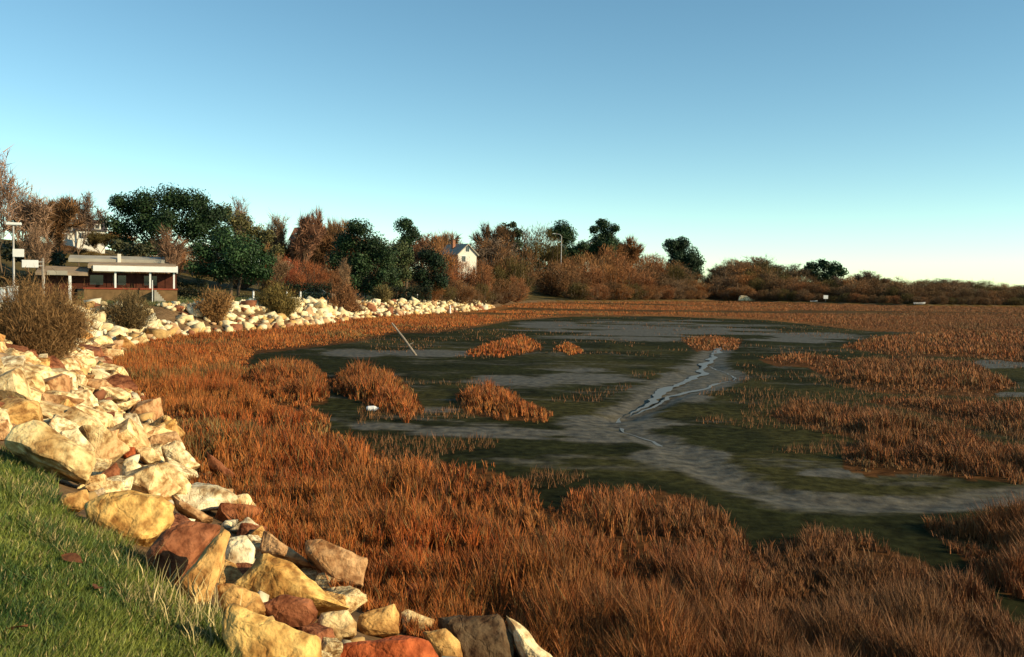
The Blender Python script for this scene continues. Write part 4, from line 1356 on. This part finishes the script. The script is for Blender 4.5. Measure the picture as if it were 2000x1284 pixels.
for pxp in (227, 290, 334):
    xx = (pxp - 245) * k
    bobj('post', M_white, pv, (xx - .07, xx + .07, -.02, .12, FL + .12, 2.50))
# lower left wing
bobj('wing_wall', M_redwood, pv, ((92 - 245) * k, L0 - .002, .9, 4.6, 0, 2.1))
prism('wing_roof', M_tanroof, pv, [(-.1, 2.12), (-.1, 2.35), (2.4, 2.9), (4.9, 2.4), (4.9, 2.12)], (88 - 245) * k, L0 + 1.18)
bobj('wing_fascia', M_paleroof, pv, ((108 - 245) * k, (143 - 245) * k, -.18, -.11, 2.15, 2.50))
for pxp in (147, 101):
    xx = (pxp - 245) * k
    bobj('post', M_white, pv, (xx - .10, xx + .10, -.09, .10, 0, 2.11))
for i in range(6):
    bobj('step', M_paleroof, pv, ((298 - 245) * k + i * .14, (298 - 245) * k + i * .14 + .16, -.9, -.065, 0, FL - i * .17 - .02))
bobj('handrail', M_white, pv, ((294 - 245) * k, (294 - 245) * k + .06, -.95, -.89, 0, FL + .8))


def house(px, dist, base_py, wpx, wall_h, roof_h, depth, wallm, roofm, label, rz=0.0, gable_front=False, chim=True, nwin=2):
    x, y, z = XY(px, dist)
    zb = z - 0.3
    h = empty('house', (x, y, zb), label, 'house', rz=rz)
    w = wpx * dist / F
    zw = max(D(px, base_py, dist)[2] - zb, 0) + wall_h
    if gable_front:
        w2 = w / 2
        prof = [(-w2, 0), (w2, 0), (w2, zw), (0, zw + roof_h), (-w2, zw)]
        o = prism('wall', wallm, h, prof, 0, depth); o.rotation_euler[2] = math.pi / 2
        for sgn in (-1, 1):
            rp = [(0, zw + roof_h + .03), (sgn * (w2 + .35), zw + .03 - roof_h * .35 / w2), (sgn * (w2 + .35), zw + .23 - roof_h * .35 / w2), (0, zw + roof_h + .25)]
            o = prism('roof', roofm, h, rp, -.35, depth + .35); o.rotation_euler[2] = math.pi / 2
        ws = [(-w * .2, zw - 1.4)] + ([(w * .2, zw - 1.4)] if nwin > 1 else []) + [(0, zw + roof_h * .25)]
    else:
        bobj('wall', wallm, h, (-w / 2, w / 2, 0, depth, 0, zw))
        prism('roof', roofm, h, [(-.35, zw + .004), (depth / 2, zw + roof_h), (depth + .35, zw + .004)], -w / 2 - .3, w / 2 + .3)
        prism('gable', wallm, h, [(0.0, zw - .02), (depth / 2, zw + roof_h + .35), (depth, zw - .02)], w / 2 + .302, w / 2 + .55)
        ws = [(-w / 2 + w * (i + .5) / nwin, zw - 1.5) for i in range(nwin)]
        # dormers
        for i in (-1, 1):
            dm = bobj('dormer', M_render, h, (i * w * .24 - .55, i * w * .24 + .55, .15, depth * .45, zw + .2, zw + 1.3))
            bobj('pane', M_glass, dm, (i * w * .24 - .32, i * w * .24 + .32, .10, .147, zw + .45, zw + 1.1))
    yf = -depth if False else 0
    for (wx, wz) in ws:
        fr = bobj('window', M_white, h, (wx - .48, wx + .48, -.05, -.003, wz - .05, wz + 1.15))
        bobj('pane', M_glass, fr, (wx - .38, wx - .02, -.07, -.052, wz + .05, wz + 1.05), (wx + .02, wx + .38, -.07, -.052, wz + .05, wz + 1.05))
    if chim:
        bobj('chimney', M_brick, h, (-w * .3, -w * .3 + .55, depth * .5 - .3, depth * .5 + .3, zw + roof_h * .6, zw + roof_h + .9))
    return h


house(178, 168, 470, 50, 1.75, 2.2, 6, M_render, M_darkroof, 'white house with black slate roof and dormers behind bare trees', .5, nwin=3)
house(128, 175, 462, 26, .9, 1.3, 5, M_render, M_darkroof, 'small pale house glimpsed through the round brown tree', .3, nwin=1)
house(592, 158, 500, 52, 2.6, 2.4, 6, M_brick, M_redroof, 'pink brick house with clay roof behind the purplish bare tree', -.1, nwin=2)
house(912, 168, 510, 42, 1.2, 1.7, 7, M_render, M_paleroof, 'white gabled house peeping out of brown scrub on the hill', .6, gable_front=True, nwin=1)

# street lamps
x, y, z = XY(27, 70)
lp = empty('street_lamp', (x, y, z), 'tall grey lamp post with twin flat heads and a white sign panel', 'street lamp', rz=.3)
k = 70 / F
top = D(27, 440, 70)[2] - z
pole('pole', M_grey, lp, (0, 0, -.2), (0, 0, top), .085, .06)
hd = bobj('lamp_head', M_white, lp, (-.50, .55, -.16, .16, top, top + .20), bev=.03)
bobj('lens', M_glass, hd, (-.45, -.10, -.12, .12, top - .03, top - .004), (.12, .50, -.12, .12, top - .03, top - .004))
sz = D(27, 502, 70)[2] - z
bobj('sign_panel', M_white, lp, (-.05, .74, -.12, -.09, sz, sz + .60), bev=.01)
bobj('bracket', M_grey, lp, (-.10, .10, -.088, .0, sz + .25, sz + .32))

x, y, z = XY(84, 62)
sg = empty('signboard', (x, y, z), 'wide white board on a pale timber post beside the lamp post', 'sign', rz=.3)
k = 62 / F
bz = D(62, 523, 62)[2] - z
pole('post', M_drift, sg, (0, 0, -.2), (0, 0, bz + .65), .085, .08, 8)
bobj('board', M_white, sg, (-1.25, -.25, -.14, -.10, bz, bz + .50), bev=.01)
bobj('bracket', M_grey, sg, (-1.0, .05, -.098, -.06, bz + .1, bz + .16), (-1.0, .05, -.098, -.06, bz + .36, bz + .42))

x, y, z = XY(1095, 266)
lp = empty('street_lamp', (x, y, z), 'pale curved-arm street lamp on the hill in front of the ridge pine', 'street lamp')
top = D(1095, 462, 266)[2] - z
pole('pole', M_grey, lp, (0, 0, -.2), (0, 0, top), .14, .10)
v, f = tube_mesh([(np.array([0, 0, top - .05]), np.array([-.5, 0, top + .55]), .09, .08), (np.array([-.5, 0, top + .55]), np.array([-1.9, 0, top + .75]), .08, .07)], 8)
link('arm', np_mesh('arm', v, f), M_grey, lp)
bobj('lamp_head', M_white, lp, (-2.6, -1.8, -.18, .18, top + .64, top + .82), bev=.04)

# low white wall at the left
x, y, z = XY(12, 66)
wl = empty('low_wall', (x, y, z), 'low whitewashed wall in two lengths beneath the lamp post', 'wall')
zt = D(12, 564, 66)[2] - z
bobj('wall_length', M_white, wl, (-2.2, -.12, 0, .25, -.2, zt))
bobj('wall_length', M_white, wl, (.10, .72, 0, .25, -.2, zt + .1))
bobj('coping', M_render, wl, (-2.25, -.08, -.04, .29, zt + .003, zt + .09))
bobj('coping', M_render, wl, (.06, .76, -.04, .29, zt + .103, zt + .19))


# clipped hedges
def hedge(px0, px1, dist, top_py, depth, label, col, seed):
    pm = (px0 + px1) / 2
    x, y, z = XY(pm, dist)
    w = (px1 - px0) * dist / F; h = D(pm, top_py, dist)[2] - z
    r = np.random.default_rng(seed)
    lobes = []
    n = int(w / .45)
    for i in range(n + 1):
        for zz in (.3, .75):
            lobes.append((-w / 2 + w * i / n, r.uniform(-.1, .1) + depth * .2, h * zz, .38, depth * .5, h * .30 * r.uniform(.9, 1.1)))
    v, f, c_ = leaf_lobes(lobes, 900, .11, seed, col)
    root = empty('hedge', (x, y, z), label, 'hedge')
    link('foliage', np_mesh('foliage', v, f, c_), M_leaf, root)
    segs = [(np.array([-w / 2 + w * (i + .5) / n, depth * .2, -.1]), np.array([-w / 2 + w * (i + .5) / n, depth * .2, h * .8]), .03, .015) for i in range(n)]
    v, f = tube_mesh(segs, 4)
    link('stem', np_mesh('stem', v, f), M_bark, root)


hedge(553, 642, 108, 552, 1.0, 'dark clipped hedge on the lawn in front of the beige car', (0.014, 0.026, 0.010), 71)
hedge(-40, 112, 84, 530, 1.2, 'dark tall hedge behind the lamp post and signboard', (0.03, 0.028, 0.012), 72)
hedge(345, 400, 100, 545, 1.0, 'dark hedge between the pavilion and rounded green tree', (0.03, 0.035, 0.012), 73)
hedge(760, 840, 116, 560, 1.0, 'low dark hedge behind the pale end of the far rock bank', (0.016, 0.024, 0.010), 74)

# parked car
x, y, z = XY(619, 116)
car = empty('parked_car', (x, y, z), 'pale beige parked car seen side-on behind the dark hedge', 'car', rz=math.radians(4))
prof = [(-2.1, .35), (2.1, .35), (2.15, .62), (2.0, .82), (1.1, .95), (.55, 1.42), (-.95, 1.46), (-1.75, .98), (-2.1, .9), (-2.15, .6)]
bm = bmesh.new()
a = [bm.verts.new((p[0], -.82, p[1])) for p in prof]; b2 = [bm.verts.new((p[0], .82, p[1])) for p in prof]
bm.faces.new(a); bm.faces.new(b2[::-1])
for i in range(len(prof)):
    bm.faces.new([a[i], b2[i], b2[(i + 1) % len(prof)], a[(i + 1) % len(prof)]])
bmesh.ops.recalc_face_normals(bm, faces=bm.faces)
bmesh.ops.bevel(bm, geom=list(bm.edges), offset=.07, segments=2, affect='EDGES')
me = bpy.data.meshes.new('body'); bm.to_mesh(me); bm.free()
link('body', me, M_carpaint, car)


def panel(name, pts, yy, t, mat, parent):
    bm = bmesh.new()
    a = [bm.verts.new((p[0], yy, p[1])) for p in pts]; b_ = [bm.verts.new((p[0], yy + t, p[1])) for p in pts]
    bm.faces.new(a); bm.faces.new(b_[::-1])
    for i in range(len(pts)):
        bm.faces.new([a[i], b_[i], b_[(i + 1) % len(pts)], a[(i + 1) % len(pts)]])
    bmesh.ops.recalc_face_normals(bm, faces=bm.faces)
    me = bpy.data.meshes.new(name); bm.to_mesh(me); bm.free()
    return link(name, me, mat, parent)


for sy in (-.835, .81):
    panel('window', [(.88, .98), (.42, 1.36), (-.15, 1.38), (-.15, .98)], sy, .025, M_glass, car)
    panel('window', [(-.22, .98), (-.22, 1.38), (-.88, 1.38), (-1.45, .98)], sy, .025, M_glass, car)
for wx in (-1.35, 1.3):
    for wy in (-.78, .78):
        v, f = tube_mesh([(np.array([wx, wy - .1, .31]), np.array([wx, wy + .1, .31]), .31, .31)], 18)
        caps = np.array([[0, i, i + 1] for i in range(1, 17)] + [[18, 18 + i + 1, 18 + i] for i in range(1, 17)])
        wh = link('wheel', np_mesh('wheel', v, np.concatenate([f, caps])), M_rubber, car)
        sgn = -1 if wy < 0 else 1
        pole('rim', M_grey, wh, (wx, wy + sgn * .07, .31), (wx, wy + sgn * .115, .31), .19, .17, 12)
for hy in (-.55, .55):
    bobj('headlight', M_white, car, (2.06, 2.15, hy - .16, hy + .16, .62, .76))
    bobj('tail_light', M_redwood, car, (-2.16, -2.08, hy - .14, hy + .14, .66, .84))

# white bollards on the lawn
for pxb, db, tp in [(495, 92, 556), (587, 100, 556), (560, 96, 562), (880, 118, 556), (815, 118, 556)]:
    x, y, z = XY(pxb, db)
    bo = empty('bollard', (x, y, z), 'slim white bollard standing on the lawn edge behind the far rocks', 'bollard', 'white bollards on the lawn')
    h = min(1.0, max(.7, D(pxb, tp, db)[2] - z))
    pole('post', M_white, bo, (0, 0, -.1), (0, 0, h), .10, .09, 10)
    pole('cap', M_grey, bo, (0, 0, h + .002), (0, 0, h + .08), .12, .05, 10)

# leaning stake in the mud
b0 = G(812, 694, 0); t0 = D(765, 631, b0[1] - .2)
st = empty('leaning_stake', b0 + np.array([0, 0, terrain(b0[:1], b0[1:2])[0]]), 'weathered pale timber stake leaning over the open mud', 'stake')
dv = t0 - b0
v, f = tube_mesh([(-dv * .08, dv * .5 + np.array([.02, 0, .02]), .065, .055), (dv * .5 + np.array([.02, 0, .02]), dv, .055, .045)], 9)
link('shaft', np_mesh('shaft', v, f), M_drift, st)
pole('peg', M_drift, st, dv * .30 + np.array([-.1, 0, 0]), dv * .30 + np.array([.26, -.05, .16]), .022, .012, 7)

# white plastic float
fl = G(727, 797, 0.06)
zf = H1(fl[0], fl[1])
fo = empty('float', (fl[0], fl[1], zf), 'white plastic float stranded on black mud by the reeds', 'float', rz=.2)
prof = [(0, -.17), (.05, -.165), (.075, -.12), (.08, .05), (.06, .11), (.03, .14), (.03, .17), (0, .172)]
segs = []
bm = bmesh.new()
rings = []
for rr, xx in prof[1:-1]:
    rings.append([bm.verts.new((xx, rr * math.cos(a_), .07 + rr * math.sin(a_))) for a_ in np.linspace(0, 2 * math.pi, 14, endpoint=False)])
for i in range(len(rings) - 1):
    for j in range(14):
        bm.faces.new([rings[i][j], rings[i][(j + 1) % 14], rings[i + 1][(j + 1) % 14], rings[i + 1][j]])
bm.faces.new(rings[0][::-1]); bm.faces.new(rings[-1])
me = bpy.data.meshes.new('body'); bm.to_mesh(me); bm.free()
link('body', me, M_white, fo)
v, f = tube_mesh([(np.array([.16 + .03 * math.cos(a_), 0, .07 + .03 * math.sin(a_)]), np.array([.16 + .03 * math.cos(a_ + .8), 0, .07 + .03 * math.sin(a_ + .8)]), .008, .008) for a_ in np.arange(0, 6.2, .785)], 5)
link('eye_ring', np_mesh('eye_ring', v, f), M_grey, fo)


# white boat at the far marsh edge
def shore_point(px, beyond):
    ds = np.geomspace(60, 400, 1500)
    pp = np.array([D(px, yh(px), t_)[:2] for t_ in ds])
    sd, _h = shore(pp[:, 0], pp[:, 1])
    return pp[min(np.where(sd < 0)[0][-1] + 1, 1499)] * (1 + beyond / 250)


def boat(px, base_py, length, label, rz):
    p = shore_point(px, 1.5)
    z = H1(p[0], p[1]) + .02
    o = empty('boat', (p[0], p[1], z), label, 'boat', rz=rz)
    st_ = np.linspace(-1, 1, 13); V_, F_ = [], []
    sec = [(-1, 1.0), (-.9, .55), (-.55, .12), (0, 0), (.55, .12), (.9, .55), (1, 1.0)]
    for t in st_:
        bw = .38 * length * .45 * (1 - max(0, t) ** 2.4) ** .6 * (1 if t > -.9 else .92) + .01
        sh = .28 * length * .6 * (1 + .35 * max(0, t) ** 2)
        rk = max(0, t) ** 2 * .12
        for a, b_ in sec:
            V_.append((t * length / 2 + rk * b_ * length * .5, a * bw, b_ * sh + (1 - b_) * .25 * max(0, t) ** 3 * sh))
    n = len(sec)
    for i in range(12):
        for j in range(n - 1):
            F_.append([i * n + j, (i + 1) * n + j, (i + 1) * n + j + 1, i * n + j + 1])
    bm = bmesh.new(); vv = [bm.verts.new(p_) for p_ in V_]
    for q in F_:
        bm.faces.new([vv[i] for i in q])
    bm.faces.new([vv[j] for j in range(n)])
    bmesh.ops.solidify(bm, geom=bm.faces[:], thickness=.04)
    me = bpy.data.meshes.new('hull'); bm.to_mesh(me); bm.free()
    link('hull', me, M_white, o)
    for tx in (-.45, .15):
        bobj('thwart', M_drift, o, (tx * length / 2 - .1, tx * length / 2 + .1, -.15 * length, .15 * length, .115 * length, .13 * length))


boat(1797, 595, 3.0, 'small white rowing boat drawn up at the marsh edge below the wood', .1)
boat(1590, 591, 2.0, 'low pale dinghy lying near the white notice at the marsh edge', -.2)
p = shore_point(1613, 1.0)
nb = empty('notice_board', (p[0], p[1], H1(p[0], p[1])), 'small white notice on a post at the marsh edge', 'sign')
pole('post', M_drift, nb, (0, 0, -.2), (0, 0, 1.5), .07, .06, 8)
bobj('board', M_white, nb, (-.65, .65, -.10, -.062, .95, 2.0), bev=.02)
# pale sandstone outcrop on the far edge
p = shore_point(1462, 1.5)
r = np.random.default_rng(77)
pts = np.concatenate([np.column_stack([r.uniform(-3.6, 3.2, 30), r.uniform(-1.2, 1.2, 30), np.zeros(30)]), np.column_stack([r.uniform(-2.8, .6, 16), r.uniform(-.7, .7, 16), r.uniform(.9, 1.7, 16)])])
o = link('sand_mound', hull_rock(pts, 'sand_mound', .02, 2, .03, 5), M_rock)
o.location = (p[0], p[1], H1(p[0], p[1]) - .2); o.color = (.95, .74, .46, 1)
tag(o, 'pale sandy mound at the far marsh edge under brown trees', 'mound')

# fallen leaves on the near lawn
M_dead = flat_mat('dead_leaf', (0.26, 0.10, 0.045), .8)
for k, (a, b_, s, lab) in enumerate([(140, 1092, .075, 'curled brown dead leaf on the lawn near the golden boulder'), (190, 1148, .055, 'small russet dead leaf lying on the open lawn'), (30, 1230, .06, 'dead brown leaf at the thick green end of the lawn'), (95, 985, .05, 'dead brown leaf beside the small yellow stone')]):
    p = hit(a, b_, .07)
    bm = bmesh.new()
    out = [(-1, 0), (-.6, .45), (0, .62), (.55, .42), (1.05, 0), (.55, -.42), (0, -.62), (-.6, -.45)]
    mid = [bm.verts.new((t * s, 0, s * (.10 - .25 * t * t))) for t in (-.9, -.3, .3, .9)]
    ov = [bm.verts.new((q[0] * s, q[1] * s, s * (.35 * abs(q[1]) + .1 * math.sin(q[0] * 4)))) for q in out]
    for fc in [(mid[0], ov[0], ov[1]), (mid[0], ov[1], ov[2], mid[1]), (mid[1], ov[2], mid[2]), (mid[2], ov[2], ov[3], mid[3]), (mid[3], ov[3], ov[4]), (mid[3], ov[4], ov[5]), (mid[2], mid[3], ov[5], ov[6]), (mid[1], mid[2], ov[6]), (mid[0], mid[1], ov[6], ov[7]), (mid[0], ov[7], ov[0])]:
        bm.faces.new(fc)
    bmesh.ops.solidify(bm, geom=bm.faces[:], thickness=.002)
    me = bpy.data.meshes.new('fallen_leaf'); bm.to_mesh(me); bm.free()
    o = link('fallen_leaf', me, M_dead); o.location = p; o.rotation_euler = (.4, .3, k * 1.7)
    tag(o, lab, 'leaf')
